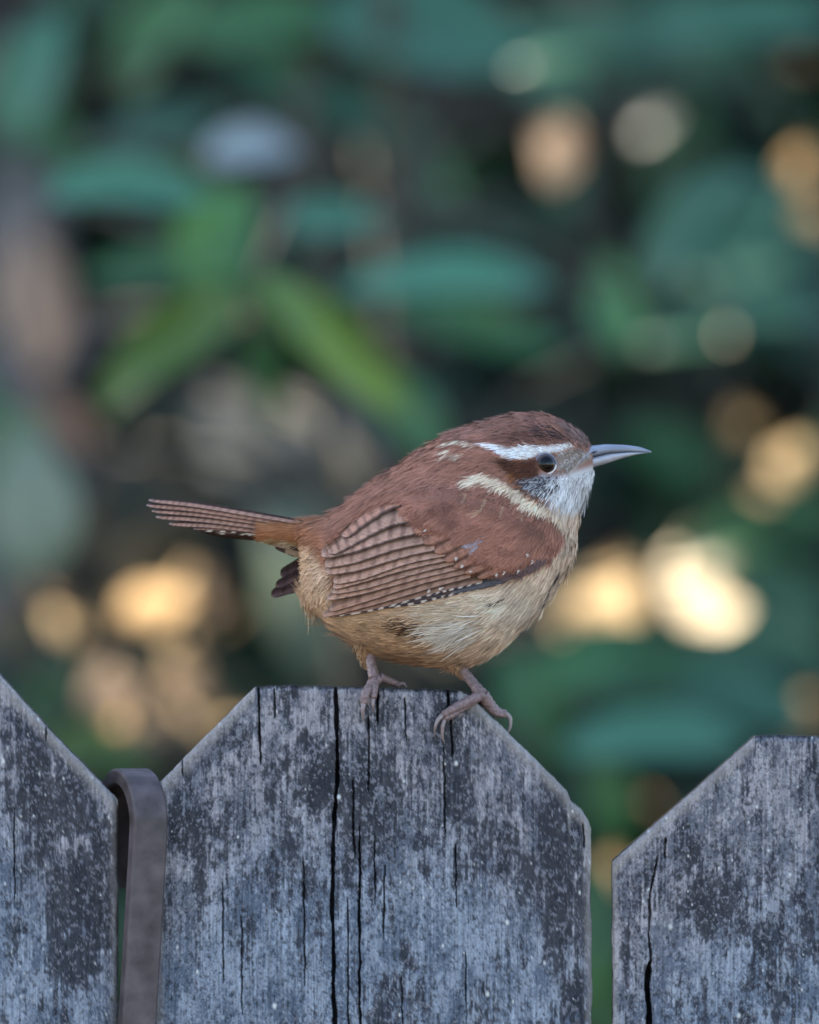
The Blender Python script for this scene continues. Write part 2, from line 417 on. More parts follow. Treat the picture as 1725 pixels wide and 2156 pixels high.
def seg_dist(px, py, pts, closed=False):
    px = np.asarray(px, float); py = np.asarray(py, float); best = np.full(px.shape, 1e9); n = len(pts)
    for i in range(n if closed else n - 1):
        x1, y1 = pts[i]; x2, y2 = pts[(i + 1) % n]; dx, dy = x2 - x1, y2 - y1
        t = np.clip(((px - x1) * dx + (py - y1) * dy) / (dx * dx + dy * dy + 1e-12), 0, 1)
        best = np.minimum(best, np.hypot(px - x1 - t * dx, py - y1 - t * dy))
    return best
def sdf(px, py, poly):
    d = seg_dist(px, py, poly, True); return np.where(in_poly(px, py, poly), d, -d)
def pmask(px, py, poly, soft=6):
    return sstep(-soft, soft, sdf(px, py, poly))

sil = closed_spline(SIL, 360)
G = 3.0; gx0, gy0 = 600.0, 845.0
gnx, gny = int((1275 - gx0) / G), int((1425 - gy0) / G)
GX, GY = np.meshgrid(gx0 + G * np.arange(gnx), gy0 + G * np.arange(gny), indexing='ij')
gm = in_poly(GX, GY, sil)
pu = np.zeros(gm.shape)
par = (np.add.outer(np.arange(gnx), np.arange(gny)) % 2) == 0
for it in range(900):
    for pr in (par, ~par):
        nb = np.zeros_like(pu); nb[1:-1, 1:-1] = 0.25 * (pu[2:, 1:-1] + pu[:-2, 1:-1] + pu[1:-1, 2:] + pu[1:-1, :-2]) + 0.25 * G * G
        pu = np.where(gm & pr, pu + 1.93 * (nb - pu), pu)
pu = np.where(gm, np.maximum(pu, 0), 0)
KY = 1.72
def gsample(A, u, v):
    x = np.clip((np.asarray(u) - gx0) / G, 0, gnx - 1.001); y = np.clip((np.asarray(v) - gy0) / G, 0, gny - 1.001)
    i = x.astype(int); j = y.astype(int); fx = x - i; fy = y - j
    return (A[i, j] * (1 - fx) + A[i + 1, j] * fx) * (1 - fy) + (A[i, j + 1] * (1 - fx) + A[i + 1, j + 1] * fx) * fy
dpx, dpy = np.gradient(pu, G)
def body_h(u, v): return KY * np.sqrt(np.maximum(gsample(pu, u, v), 0))        # half thickness in d units
def body_n(u, v, side=-1):
    h = body_h(u, v)
    n = np.stack([-gsample(dpx, u, v), side * 2 * h / KY ** 2, gsample(dpy, u, v)], -1)
    return n / (np.linalg.norm(n, axis=-1, keepdims=True) + 1e-9)
def B3(u, v, yd):           # bird-plane units -> world; yd is towards +y
    return np.stack([(np.asarray(u) - 862.5) * S, BY + np.asarray(yd) * S, ZC - (np.asarray(v) - 1078) * S], -1)

wren_base = np.array([float((900 - 862.5) * S), 0.006, float(ZC - (1446 - 1078) * S)])
wren = empty('wren', wren_base, 'small rufous brown wren with white brow stripe perched on the fence board', 'bird')

def FR(*c): return srgb(*c)
FEATHER = attr_mat('feather', rough=0.75, spec=0.18, noise=0.07, nscale=2600, sheen=0.15)
# --- colour of the plumage at a point of the flank
def z1(x, y): return (842.3 + 0.3321 * x, 825.5 + 0.3321 * y)
Z1 = lambda L: [z1(*p) for p in L]
P_BELLY = [(1166, 1052), (1200, 1035), (1290, 1030), (1290, 1300), (960, 1450), (600, 1400), (580, 1165), (650, 1150), (690, 1200), (700, 1300), (850, 1272), (1000, 1240), (1100, 1208), (1160, 1165), (1180, 1120)]
P_VENT = [(600, 1150), (660, 1150), (700, 1296), (850, 1285), (905, 1330), (880, 1420), (600, 1420)]
P_THROAT = Z1([(845, 650), (960, 560), (1060, 520), (1250, 462), (1300, 480), (1260, 620), (1200, 720), (1130, 740), (1040, 735), (930, 700)])
P_CHEEK = Z1([(735, 560), (880, 520), (1010, 530), (1010, 600), (900, 670), (830, 660), (770, 610)])
P_EYES = Z1([(585, 420), (640, 430), (720, 445), (860, 425), (885, 470), (870, 545), (770, 575), (700, 540), (640, 490)])
P_BROW = Z1([(480, 325), (560, 325), (690, 358), (800, 338), (920, 342), (1060, 325), (1085, 350), (1000, 382), (900, 392), (800, 428), (700, 438), (640, 410), (560, 355)])
P_LORE = Z1([(985, 395), (1080, 360), (1200, 385), (1215, 420), (1060, 520), (985, 505)])
P_CROWN = Z1([(300, 330), (560, 320), (700, 345), (1060, 320), (1220, 345), (1180, 200), (800, 80), (500, 140), (250, 260)])
def plume_col(u, v):
    u = np.asarray(u, float); v = np.asarray(v, float)
    c = np.tile(FR(160, 109, 88), u.shape + (1,))
    def over(m, rgb): 
        nonlocal c
        c = c + (np.asarray(rgb) - c) * np.clip(m, 0, 1)[..., None]
    over(0.7 * np.exp(-((u - 650) / 45) ** 2 - ((v - 1115) / 45) ** 2), FR(170, 112, 74))          # rump
    over(0.35 * pmask(u, v, [(900, 1000), (1100, 1010), (1150, 1100), (1000, 1180), (860, 1100)], 40), FR(152, 108, 96))
    over(pmask(u, v, P_BELLY, 9), FR(222, 194, 168))
    over(0.75 * pmask(u, v, P_VENT, 35), FR(176, 140, 102))
    over(0.8 * np.exp(-((u - 890) / 150) ** 2 - ((v - 1400) / 42) ** 2), FR(150, 112, 84))  # browner lower belly, underside shading painted into the colour
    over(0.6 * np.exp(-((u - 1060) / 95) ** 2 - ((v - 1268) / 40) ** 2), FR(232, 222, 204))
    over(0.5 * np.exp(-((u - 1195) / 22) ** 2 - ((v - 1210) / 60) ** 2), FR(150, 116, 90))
    over(pmask(u, v, P_CROWN, 8), FR(150, 102, 84))
    over(0.75 * pmask(u, v, Z1([(1000, 200), (1160, 240), (1230, 345), (1130, 340), (1060, 280)]), 12), FR(136, 110, 102))
    over(0.7 * pmask(u, v, Z1([(560, 300), (700, 330), (1040, 310), (960, 260), (800, 250)]), 10), FR(88, 54, 44))
    over(pmask(u, v, P_LORE, 6), FR(156, 136, 122))
    over(0.6 * sstep(0.5, 0.7, vnoise(u / 4, v / 4, 6)) * pmask(u, v, P_LORE, 4), FR(206, 198, 190))
    over(0.5 * sstep(0.55, 0.75, vnoise(u / 5, v / 3, 9)) * pmask(u, v, P_LORE, 4), FR(96, 78, 68))
    over(pmask(u, v, P_CHEEK, 6), FR(166, 164, 168))
    over(pmask(u, v, P_THROAT, 9), FR(232, 228, 226))
    d = seg_dist(u, v, Z1([(430, 575), (520, 550), (600, 585), (700, 645), (800, 712), (900, 745), (1010, 775)]))
    w = 8.0 + 4.0 * vnoise(u / 14, v / 14, 3)
    over(sstep(w + 4, w - 4, d), FR(238, 214, 186))
    over(pmask(u, v, P_EYES, 5), FR(84, 48, 30))
    d = seg_dist(u, v, Z1([(690, 540), (760, 620), (830, 670), (890, 692)]))
    over(0.8 * sstep(7, 3, d), FR(140, 84, 40))
    over(sstep(-1.5, 4.0, sdf(u, v, P_BROW)), FR(248, 238, 228))
    d = np.minimum(seg_dist(u, v, Z1([(290, 330), (380, 315), (470, 345)])), np.minimum(seg_dist(u, v, Z1([(280, 385), (340, 375)])), seg_dist(u, v, Z1([(280, 412), (400, 402)]))))
    over(0.85 * sstep(4.2, 2.0, d), FR(232, 212, 184))
    return c

FLOW = np.array([
    (1235, 930, -.8, -.45), (1200, 905, -.95, -.25), (1150, 885, -1, 0), (1050, 890, -1, .18), (950, 930, -.9, .38), (850, 1000, -.84, .52), (750, 1060, -.86, .42), (660, 1110, -1, .0),
    (1180, 950, -1, -.1), (1120, 950, -1, .02), (1050, 960, -.95, .25), (1215, 990, -.75, .5), (1238, 1020, -.25, .9), (1180, 1030, -.55, .75), (1130, 1005, -.85, .45), (1205, 1090, -.2, 1), (1205, 1170, -.35, .9),
    (1140, 1265, -.8, .55), (1060, 1330, -.93, .33), (950, 1375, -1, .12), (800, 1355, -1, .05), (700, 1310, -.9, .15), (650, 1220, -.75, .5), (640, 1160, -.9, .2),
    (1110, 1100, -.75, .6), (1000, 1110, -.85, .5), (1000, 1020, -.85, .48), (1085, 1050, -.65, .75), (900, 1280, -.98, .15), (1000, 1260, -.97, .2)])
def flow(u, v):
    d2 = (u[:, None] - FLOW[None, :, 0]) ** 2 + (v[:, None] - FLOW[None, :, 1]) ** 2
    w = 1 / (d2 + 200) ** 1.5
    f = (w[:, :, None] * FLOW[None, :, 2:4]).sum(1); return f / (np.linalg.norm(f, axis=1, keepdims=True) + 1e-9)

# --- body: polar grid round the middle of the flank, both sides
def build_body():
    cx, cy = 985.0, 1130.0
    na, nr_ = 360, 30
    rr = np.sin(np.linspace(0, 1, nr_ + 1)[1:] * math.pi / 2)
    V = []; 
    for side in (-1, 1):
        for r in rr:
            u = cx + (sil[:, 0] - cx) * r; v = cy + (sil[:, 1] - cy) * r
            h = body_h(u, v) if r < 0.999 else np.zeros(na)
            V.append(np.stack([u, v, side * h], -1))
    V = np.array(V).reshape(2, nr_, na, 3)
    cen = np.array([[cx, cy, -body_h(cx, cy)], [cx, cy, body_h(cx, cy)]], float)
    near = V[0].reshape(-1, 3); far = V[1, :-1].reshape(-1, 3)
    allv = np.vstack([near, far, cen])
    F = []
    i0 = np.arange(nr_ * na).reshape(nr_, na)
    i1 = np.vstack([len(near) + np.arange((nr_ - 1) * na).reshape(nr_ - 1, na), i0[-1:]])
    for idx, flip in ((i0, False), (i1, True)):
        a = idx[:-1]; b = idx[1:]
        q = np.stack([a, b, np.roll(b, -1, 1), np.roll(a, -1, 1)], -1).reshape(-1, 4)
        F += (q[:, ::-1] if flip else q).tolist()
        c = len(near) + len(far) + (1 if flip else 0)
        for k in range(na):
            t = [c, idx[0, k], idx[0, (k + 1) % na]]; F.append(t[::-1] if flip else t)
    w = B3(allv[:, 0], allv[:, 1], allv[:, 2]) - wren_base
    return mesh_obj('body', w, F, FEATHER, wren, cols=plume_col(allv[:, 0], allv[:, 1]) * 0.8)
build_body()

P_WING = [(868, 1040), (780, 1062), (720, 1110), (682, 1168), (694, 1215), (692, 1284), (680, 1297), (760, 1290), (850, 1272), (1000, 1240), (1095, 1208), (1150, 1165), (1174, 1128), (1130, 1104), (1080, 1086), (1020, 1062), (960, 1045)]
EYE = (1149.0, 976.5)
BLK = []                                      # strand batches
def strands(u, v, side, L, wid, lift, colr, yoff=None, jitter=0.25, spread=None):
    """ribbons lying along the flow; L, wid, yoff in d units, lift = height of the tip as share of L"""
    n = len(u)
    h = body_h(u, v); yd = side * h if yoff is None else yoff
    nrm = body_n(u, v, 1) * np.stack([np.ones(n), side, np.ones(n)], -1) if np.ndim(side) else body_n(u, v, side)
    f = flow(u, v)
    ang = rng.normal(0, jitter, n) + (0 if spread is None else spread)
    ca, sa = np.cos(ang), np.sin(ang)
    f = np.stack([f[:, 0] * ca - f[:, 1] * sa, f[:, 0] * sa + f[:, 1] * ca], -1)
    d3 = np.stack([f[:, 0], np.zeros(n), -f[:, 1]], -1)
    d3 = d3 - nrm * (d3 * nrm).sum(1, keepdims=True); d3 /= np.linalg.norm(d3, axis=1, keepdims=True) + 1e-9
    roll = rng.normal(0, 0.35, n)[:, None]
    sidev = np.cross(nrm, d3); sidev = sidev * np.cos(roll) + nrm * np.sin(roll)
    p0 = B3(u, v, yd) / S
    T = np.array([0, 0.4, 0.75, 1.0]); wp = np.array([0.7, 1.0, 0.8, 0.12])
    bend = rng.normal(0, 0.10, n)[:, None]
    V = np.zeros((n, 4, 2, 3))
    for i, t in enumerate(T):
        pt = p0 + d3 * (L * t)[:, None] + nrm * (L * lift * t + 1.0)[:, None] - nrm * (L * 0.35 * lift * t * t)[:, None] + np.cross(nrm, d3) * bend * (L * t * t)[:, None]
        V[:, i, 0] = pt - sidev * (wid * wp[i] * 0.5)[:, None]; V[:, i, 1] = pt + sidev * (wid * wp[i] * 0.5)[:, None]
    base = np.arange(n)[:, None] * 8
    q = np.array([[0, 1, 3, 2], [2, 3, 5, 4], [4, 5, 7, 6]])
    F = (base[:, :, None] + q[None]).reshape(-1, 4)
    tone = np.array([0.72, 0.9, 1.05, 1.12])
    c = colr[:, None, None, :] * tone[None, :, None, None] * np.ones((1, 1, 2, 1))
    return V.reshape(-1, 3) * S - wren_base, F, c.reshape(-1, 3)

def scatter(n, side):
    # area-weighted points on one flank
    u = rng.uniform(600, 1265, n * 6); v = rng.uniform(850, 1415, n * 6)
    h = body_h(u, v); ok = h > 0.8
    nn = np.abs(body_n(u, v, -1)[:, 1]); w = 1 / np.maximum(nn, 0.12)
    keep = ok & (rng.random(n * 6) < w / 8.5)
    u, v = u[keep], v[keep]
    return u[:n], v[:n]

def clump_tone(u, v, sc=17, amp=0.28, seed=0):
    # feather-by-feather tone: nearest of a jittered lattice of feather centres
    gu, gv = np.floor(u / sc), np.floor(v / sc)
    best = np.full(u.shape, 1e9); val = np.zeros(u.shape); du = np.zeros(u.shape); dv = np.zeros(u.shape)
    for i in (-1, 0, 1):
        for j in (-1, 0, 1):
            a, b = (gu + i).astype(int), (gv + j).astype(int)
            ju = _tab[(a + seed * 31) % 512, b % 512]; jv = _tab[b % 512, (a + 77 + seed) % 512]
            cu_, cv_ = (a + ju) * sc, (b + jv) * sc
            d = (u - cu_) ** 2 + (v - cv_) ** 2; m = d < best
            best = np.where(m, d, best); val = np.where(m, _tab[(a * 7 + 13) % 512, (b * 5 + seed) % 512], val)
            du = np.where(m, u - cu_, du); dv = np.where(m, v - cv_, dv)
    return 1 + amp * (val - 0.5) * 2, du / sc, dv / sc

def build_plumage():
    batches = []
    for side, n in ((-1, 52000), (1, 15000)):
        u, v = scatter(n, side)
        inw = sdf(u, v, P_WING)
        de = np.hypot(u - EYE[0], v - EYE[1])
        keep = (de > 25) & ~(inw > np.where(u > 1120, 20, 10))
        keep &= ~((u > 1196) & (sdf(u, v, [(1200, 990), (1222, 968), (1240, 944), (1264, 940), (1264, 985), (1245, 988), (1203, 1004)]) > 0))
        u, v, de = u[keep], v[keep], de[keep]; n = len(u)
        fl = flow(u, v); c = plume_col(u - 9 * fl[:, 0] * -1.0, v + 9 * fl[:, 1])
        head = sstep(1010, 1080, u) * sstep(1075, 1030, v)
        belly = pmask(u, v, P_BELLY, 10)
        tone, du, dv = clump_tone(u, v, 17, 0.22)
        c = c * (tone * (1 + rng.normal(0, 0.10, n)))[:, None]
        # mottled cheek, dark flecks on the crown and breast side
        chk = pmask(u, v, P_CHEEK, 4) > 0.5
        dkm = chk & (rng.random(n) < 0.5); c[dkm] = FR(70, 66, 68)
        thr = (pmask(u, v, P_THROAT, 4) > 0.5) & (u < z1(960, 0)[0] + 0) & (rng.random(n) < 0.22); c[thr] = FR(110, 108, 112)
        crn = pmask(u, v, Z1([(840, 230), (960, 200), (1080, 320), (1000, 310), (880, 290)]), 6) > 0.5
        m = crn & (rng.random(n) < 0.35); c[m] = FR(52, 40, 40)
        for ln in ([(1182, 1195), (1165, 1232)], [(1160, 1240), (1148, 1266)], [(1075, 1250), (1052, 1262)], [(1000, 1330), (975, 1342)], [(950, 1352), (930, 1360)], [(1168, 1275), (1150, 1290)]):
            m = (seg_dist(u, v, ln) < 2.6) & (rng.random(n) < 0.8); c[m] = FR(60, 48, 44)
        vd = (seg_dist(u, v, [(860, 1318), (905, 1322)]) < 18) & (rng.random(n) < 0.45); c[vd] = FR(74, 52, 38)
        L = (25 - 9 * head + 12 * belly) * rng.uniform(0.65, 1.3, n)
        L = L * np.where(seg_dist(u, v, Z1([(990, 400), (1200, 380), (1060, 510)])) < 30, 0.45, 1)
        L = L * np.where(de < 40, 0.45, 1)
        L = L * (1 + 0.6 * sstep(720, 650, u) * sstep(1160, 1220, v))
        fr = sstep(1120, 1190, u) * sstep(1060, 1100, v); L = L * (1 - .4 * fr)
        wid = (2.3 + 0.3 * belly - 0.4 * head) * rng.uniform(0.7, 1.3, n)
        lift = 0.05 + 0.05 * rng.random(n) + 0.03 * belly * (1 - fr) + 0.04 * head
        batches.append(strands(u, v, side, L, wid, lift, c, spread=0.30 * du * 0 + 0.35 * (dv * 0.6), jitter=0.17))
    Vs = np.vstack([b[0] for b in batches]); o = 0; Fs = []
    for b in batches: Fs.append(b[1] + o); o += len(b[0])
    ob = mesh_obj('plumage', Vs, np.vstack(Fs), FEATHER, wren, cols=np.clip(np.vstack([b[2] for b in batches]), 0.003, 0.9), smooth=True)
    ob['kind'] = 'stuff'
build_plumage()

# --- wings
def wing_y(u, v): return np.sqrt(body_h(u, v) ** 2 * 1.02 + 80 ** 2) - 8
def blade(path, w_up, w_dn, layer, colf, nt_=90, ns=13, yfun=None, camber=3.0, shingle=3.0, side=-1, tipround=0.10):
    """one vane: path from root to tip (d units), upper / lower half widths along it"""
    P = spline(path, nt_); T = np.gradient(P, axis=0); T /= np.linalg.norm(T, axis=1)[:, None]
    Nn = np.stack([T[:, 1], -T[:, 0]], -1)
    if Nn[nt_ // 2, 1] > 0: Nn = -Nn                      # towards the top of the picture
    t = np.linspace(0, 1, nt_)
    end = np.sqrt(np.clip(1 - np.clip((t - (1 - tipround)) / tipround, 0, 1) ** 2.2, 0.0, 1)); end = np.maximum(end, 0.02)
    wu = np.interp(t, np.linspace(0, 1, len(w_up)), w_up) * end; wd = np.interp(t, np.linspace(0, 1, len(w_dn)), w_dn) * end
    s = np.linspace(-1, 1, ns)
    nick = 1 + 0.03 * rng.normal(0, 1, nt_)
    off = np.where(s[None, :] < 0, s[None, :] * wd[:, None] * nick[:, None], s[None, :] * wu[:, None])
    U = P[:, 0:1] + Nn[:, 0:1] * off; V = P[:, 1:2] + Nn[:, 1:2] * off
    base = yfun(U, V) if yfun else 0 * U
    out = base + layer + camber * (1 - s[None, :] ** 2) - shingle * s[None, :]
    # shaft ridge
    out = out + 1.0 * np.exp(-(s[None, :] / 0.10) ** 2)
    col = colf(t[:, None] * np.ones_like(U), s[None, :] * np.ones_like(U), U, V)
    w = B3(U, V, side * out).reshape(-1, 3) - wren_base
    idx = np.arange(nt_ * ns).reshape(nt_, ns)
    F = np.stack([idx[:-1, :-1], idx[:-1, 1:], idx[1:, 1:], idx[1:, :-1]], -1).reshape(-1, 4)
    return w, F, np.clip(col.reshape(-1, 3), 0.003, 0.9)

def flight_col(base, bar, nb, dark_edge=0.55, check=False, seed=0, inner_dark=0.55, barmix=0.42):
    base = np.asarray(base); bar = np.asarray(bar)
    def f(t, s, U, V):
        slant = t * nb + 0.25 * s + seed * 0.37
        b = sstep(0.40, 0.95, 0.5 + 0.5 * np.sin(2 * math.pi * (slant + 0.5 * vnoise(t * 7, 0 * t + seed * 3, 6)))) * sstep(0.0, 0.15, t)
        c = base + (bar - base) * (barmix * b * (0.4 + 1.2 * vnoise(t * 9 + seed, s * 2, 8)))[..., None]
        hatch = vnoise(t * 110 + np.abs(s) * 9, s * 1.5 + 40, seed)         # barbs
        c = c * (0.70 + 0.62 * hatch)[..., None]
        c = c * (1 + 0.16 * sstep(-0.25, -0.55, s) * (1 - sstep(-0.55, -0.7, s)))[..., None]
        e = sstep(-0.62, -0.82, s)
        c = c * (1 - dark_edge * e)[..., None]  # shadow line between overlapping feathers put into the colour
        inner = sstep(0.1, 0.5, s); c = c * (1 - inner_dark * inner)[..., None]
        c = c + (FR(190, 165, 155) - c) * (0.35 * sstep(0.95, 1.0, t) * (1 - e))[..., None]
        if check:
            q = (np.sin(2 * math.pi * (t * 15 + 1.6 * vnoise(t * 6 + seed * 5, 0 * t, 4) + 0.2 * s)) > (0.35 if seed == 12 else 0.1)) & (s < -0.35)
            fade = (0.45 + 0.55 * vnoise(t * 11, 0 * t + seed, 9))[..., None]
            c = np.where(q[..., None], FR(216, 200, 186) * fade + FR(110, 90, 86) * (1 - fade), np.where((s < -0.35)[..., None], FR(62, 54, 60), c))
        return c
    return f

LIL = FR(178, 139, 120); LILB = FR(104, 74, 64); BRN = FR(164, 116, 96)
def build_wing(side):
    root = sub_empty('wing', wren)
    def put(name, *a, **k):
        V, F, c = blade(*a, side=side, **k); return mesh_obj(name, V, F, FEATHER, root, cols=c)
    yf = wing_y
    # tips and roots of the folded flight feathers, topmost first
    def zz(x, y): return (572.8 + .3907 * x, 1010.8 + .3907 * y)
    rows = [  # path (root -> tip), up width, down width
        ([zz(800, 95), zz(640, 110), zz(480, 200), zz(375, 300)], [12, 16, 15, 10], [14, 18, 20, 18], 14, BRN * 0.75 + LIL * 0.3),
        ([zz(830, 190), zz(640, 215), zz(430, 310), zz(300, 385)], [24, 32, 34, 22], [12, 16, 18, 14], 14, LIL),
        ([zz(860, 250), zz(660, 290), zz(450, 355), zz(270, 408)], [20, 26, 26, 18], [10, 13, 15, 10], 13, LIL),
        ([zz(900, 310), zz(680, 352), zz(450, 420), zz(286, 462)], [16, 22, 22, 16], [9, 11, 12, 8], 11.5, LIL),
        ([zz(930, 350), zz(700, 395), zz(460, 462), zz(298, 502)], [14, 20, 20, 15], [8, 10, 11, 8], 10.2, LIL),
        ([zz(950, 390), zz(720, 435), zz(490, 505), zz(326, 546)], [12, 18, 18, 14], [7, 9, 10, 8], 9, LIL),
        ([zz(970, 415), zz(740, 465), zz(500, 535), zz(330, 578)], [10, 14, 14, 12], [6, 7, 8, 6], 7.8, LIL),
        ([zz(985, 440), zz(750, 495), zz(500, 567), zz(322, 608)], [10, 14, 14, 12], [6, 7, 8, 6], 6.6, LIL),
        ([zz(1000, 465), zz(760, 522), zz(500, 597), zz(302, 638)], [10, 14, 14, 12], [6, 7, 8, 6], 5.4, LIL),
        ([zz(1040, 490), zz(800, 545), zz(540, 630), zz(306, 702)], [12, 16, 18, 16], [6, 7, 8, 6], 4.0, LIL * 0.92),
        ([zz(1080, 515), zz(850, 572), zz(560, 655), zz(275, 732)], [12, 15, 16, 14], [5, 6, 7, 5], 2.6, LIL * 0.85),
        ([zz(1130, 535), zz(900, 590), zz(600, 672), zz(320, 728)], [10, 13, 13, 10], [5, 7, 7, 4], 1.2, LIL * 0.7),
        ([zz(1250, 535), zz(1050, 585), zz(760, 648), zz(440, 702)], [9, 11, 11, 8], [6, 8, 9, 4], 0.0, FR(78, 68, 70)),
    ]
    rw = np.random.default_rng(12)
    for i, (p, wu, wd, ly, col) in enumerate(rows):
        p = [(a + rw.normal(0, 2.2), b + rw.normal(0, 1.1)) for a, b in p]; col = col * rw.uniform(.86, 1.1); ly = ly + rw.uniform(-.25, .25)
        chk = i >= 11
        put('flight_feather', p, wu, wd, ly * 1.15, flight_col(col, LILB, 9 if i < 3 else 10, 0.82, chk, seed=i, barmix=0.62 if i < 3 else 0.42), yfun=yf, camber=1.2, shingle=4.2 if i < 9 else 3.2)
    # grey edge of the closed wing below the coverts
    put('flight_feather', [zz(1430, 425), zz(1330, 485), zz(1200, 545), zz(960, 605)], [8, 13, 14, 8], [6, 9, 9, 5], -0.5, flight_col(FR(92, 90, 96), FR(70, 68, 74), 4, 0.3, False, 31), yfun=yf)
    # greater coverts: broad short feathers over the roots
    cov = [((905, 1065), (848, 1092), 20), ((935, 1090), (868, 1118), 20), ((958, 1112), (890, 1142), 18), ((980, 1130), (915, 1162), 17), ((1000, 1148), (935, 1180), 15), ((1020, 1165), (955, 1194), 13), ((1045, 1180), (978, 1206), 12), ((1075, 1190), (1005, 1216), 11)]
    for k, (a, b, w) in enumerate(cov):
        mid = ((a[0] + b[0]) / 2, (a[1] + b[1]) / 2 - 2)
        put('covert', [a, mid, b], [w * .7, w, w * .9], [w * .7, w, w * .8], 18 - k * 0.9, flight_col(FR(164, 116, 96), FR(122, 84, 70), 3.2, 0.5, False, 50 + k), nt_=40, yfun=yf, tipround=0.35, shingle=2.0)
    # soft covert and shoulder barbs over the feather roots
    n = 15000 if side < 0 else 5000
    P_SH = [(858, 1034), (960, 1036), (1025, 1055), (1085, 1082), (1140, 1104), (1178, 1126), (1160, 1160), (1110, 1198), (1060, 1205), (985, 1180), (940, 1132), (900, 1108), (862, 1070)]
    u = rng.uniform(845, 1195, n * 3); v = rng.uniform(1020, 1225, n * 3); d = sdf(u, v, P_SH)
    k = d > -2 + 18 * (rng.random(n * 3) - .5) * sstep(1100, 1160, u) + 8 * (rng.random(n * 3) - .5); u, v, d = u[k][:n], v[k][:n], d[k][:n]; n = len(u)
    c = np.tile(FR(160, 110, 92), (n, 1))
    tone, du, dv = clump_tone(u, v, 24, 0.21, 5)
    c = c * (tone * (1 + rng.normal(0, 0.09, n)))[:, None]
    # paler feather shafts fanning down from the shoulder
    for ln in ([z1(545, 690), z1(500, 770)], [z1(665, 700), z1(630, 790)], [z1(785, 730), z1(770, 810)], [z1(430, 640), z1(395, 700)]):
        m = seg_dist(u, v, ln) < 2.0; c[m] = FR(190, 150, 122)
    m = pmask(u, v, [zz(985, 325), zz(1090, 310), zz(1185, 278), zz(1140, 365), zz(1060, 410), zz(1000, 418)], 4) > rng.random(n); c[m] = (FR(172, 156, 162) * 0.95 * rng.uniform(.85, 1.1, (m.sum(), 1)))
    lowd = seg_dist(u, v, [(1050, 1212), (1105, 1196), (1150, 1165)]) < 9; c[lowd] = c[lowd] * 0.3 + FR(84, 80, 86) * 0.7
    yo = side * (wing_y(u, v) + (13 * sstep(-2, 26, d) + 13 * sstep(980, 900, u)) * sstep(1170, 1100, u) + 3)
    L = rng.uniform(16, 30, n)
    L = np.where(m, 12, L)
    bt = [strands(u, v, side, L, rng.uniform(2.0, 3.4, n), 0.05 + 0.05 * rng.random(n), c, yoff=yo, jitter=0.14, spread=0.3 * dv)]
    # scapular barbs overlapping the upper edge of the closed wing
    nS = 1500 if side < 0 else 500
    edge = spline([(890, 1046), (830, 1046), (775, 1064), (730, 1096), (700, 1132)], 60); ii = rng.integers(0, 60, nS)
    us_ = edge[ii, 0] + rng.normal(0, 7, nS); vs_ = edge[ii, 1] - 3 + rng.normal(0, 6, nS)
    bt.append(strands(us_, vs_, side, rng.uniform(14, 30, nS), rng.uniform(1.8, 2.8, nS), np.full(nS, .04), np.tile(FR(160, 109, 88), (nS, 1)) * rng.uniform(.78, 1.15, (nS, 1)), yoff=side * (wing_y(us_, vs_) + 15 + rng.uniform(0, 6, nS)), jitter=0.2))
    # white covert tips
    dots = [(897, 1115), (963, 1175), (975, 1190), (993, 1201), (1047, 1208), (1111, 1167), (1122, 1181), (1092, 1200), (930, 1238), (905, 1243), (1062, 1204)]
    uu = np.concatenate([rng.normal(a, 1.3, 6) for a, b in dots]); vv = np.concatenate([rng.normal(b, 1.0, 6) for a, b in dots])
    bt.append(strands(uu, vv, side, rng.uniform(4, 7, len(uu)), np.full(len(uu), 2.2), np.full(len(uu), 0.05), np.tile(FR(214, 200, 190), (len(uu), 1)), yoff=side * (wing_y(uu, vv) + 24), jitter=0.3))
    # long loose flank plumes curling up over the lower wing edge
    n = 420
    uu = rng.normal(985, 26, n); vv = rng.normal(1316, 13, n)
    bt.append(strands(uu, vv, side, rng.uniform(40, 100, n), rng.uniform(1.5, 2.6, n), rng.uniform(0.02, .16, n), np.tile(FR(232, 222, 208), (n, 1)) * rng.uniform(.75, 1.05, (n, 1)), jitter=0.2, spread=rng.uniform(-0.45, 0.32, n)))
    n = 160
    uu = rng.normal(960, 16, n); vv = rng.normal(1283, 5, n)
    bt.append(strands(uu, vv, side, rng.uniform(45, 85, n), rng.uniform(1.4, 2.2, n), rng.uniform(0.1, .25, n), np.tile(FR(226, 206, 180), (n, 1)) * rng.uniform(.8, 1.05, (n, 1)), jitter=0.15, spread=rng.uniform(0.0, 0.35, n)))
    o = 0; Fs = []
    for b in bt: Fs.append(b[1] + o); o += len(b[0])
    wing_ob = ob = mesh_obj('covert_barbs', np.vstack([b[0] for b in bt]), np.vstack(Fs), FEATHER, root, cols=np.clip(np.vstack([b[2] for b in bt]), .003, .9)); ob['kind'] = 'stuff'
    if side > 0:   # the drooped far wing tip shows under the tail
        for k, (a, b, w) in enumerate([((700, 1165), (590, 1212), 24), ((705, 1185), (571, 1256), 22), ((710, 1200), (588, 1250), 18), ((710, 1180), (580, 1235), 20)]):
            V, F, c = blade([a, ((a[0] + b[0]) / 2, (a[1] + b[1]) / 2 + 3), b], [w * .7, w, w * .5], [w * .7, w * .8, w * .3], 4 - k * 4, flight_col(FR(96, 76, 78), FR(66, 52, 54), 5, 0.4, False, 80 + k), nt_=50, yfun=lambda u, v: 0 * u + 40, side=1)
            mesh_obj('flight_feather', V, F, FEATHER, root, cols=c)
    promote(root, wing_ob, 'wing')
build_wing(-1); build_wing(1)

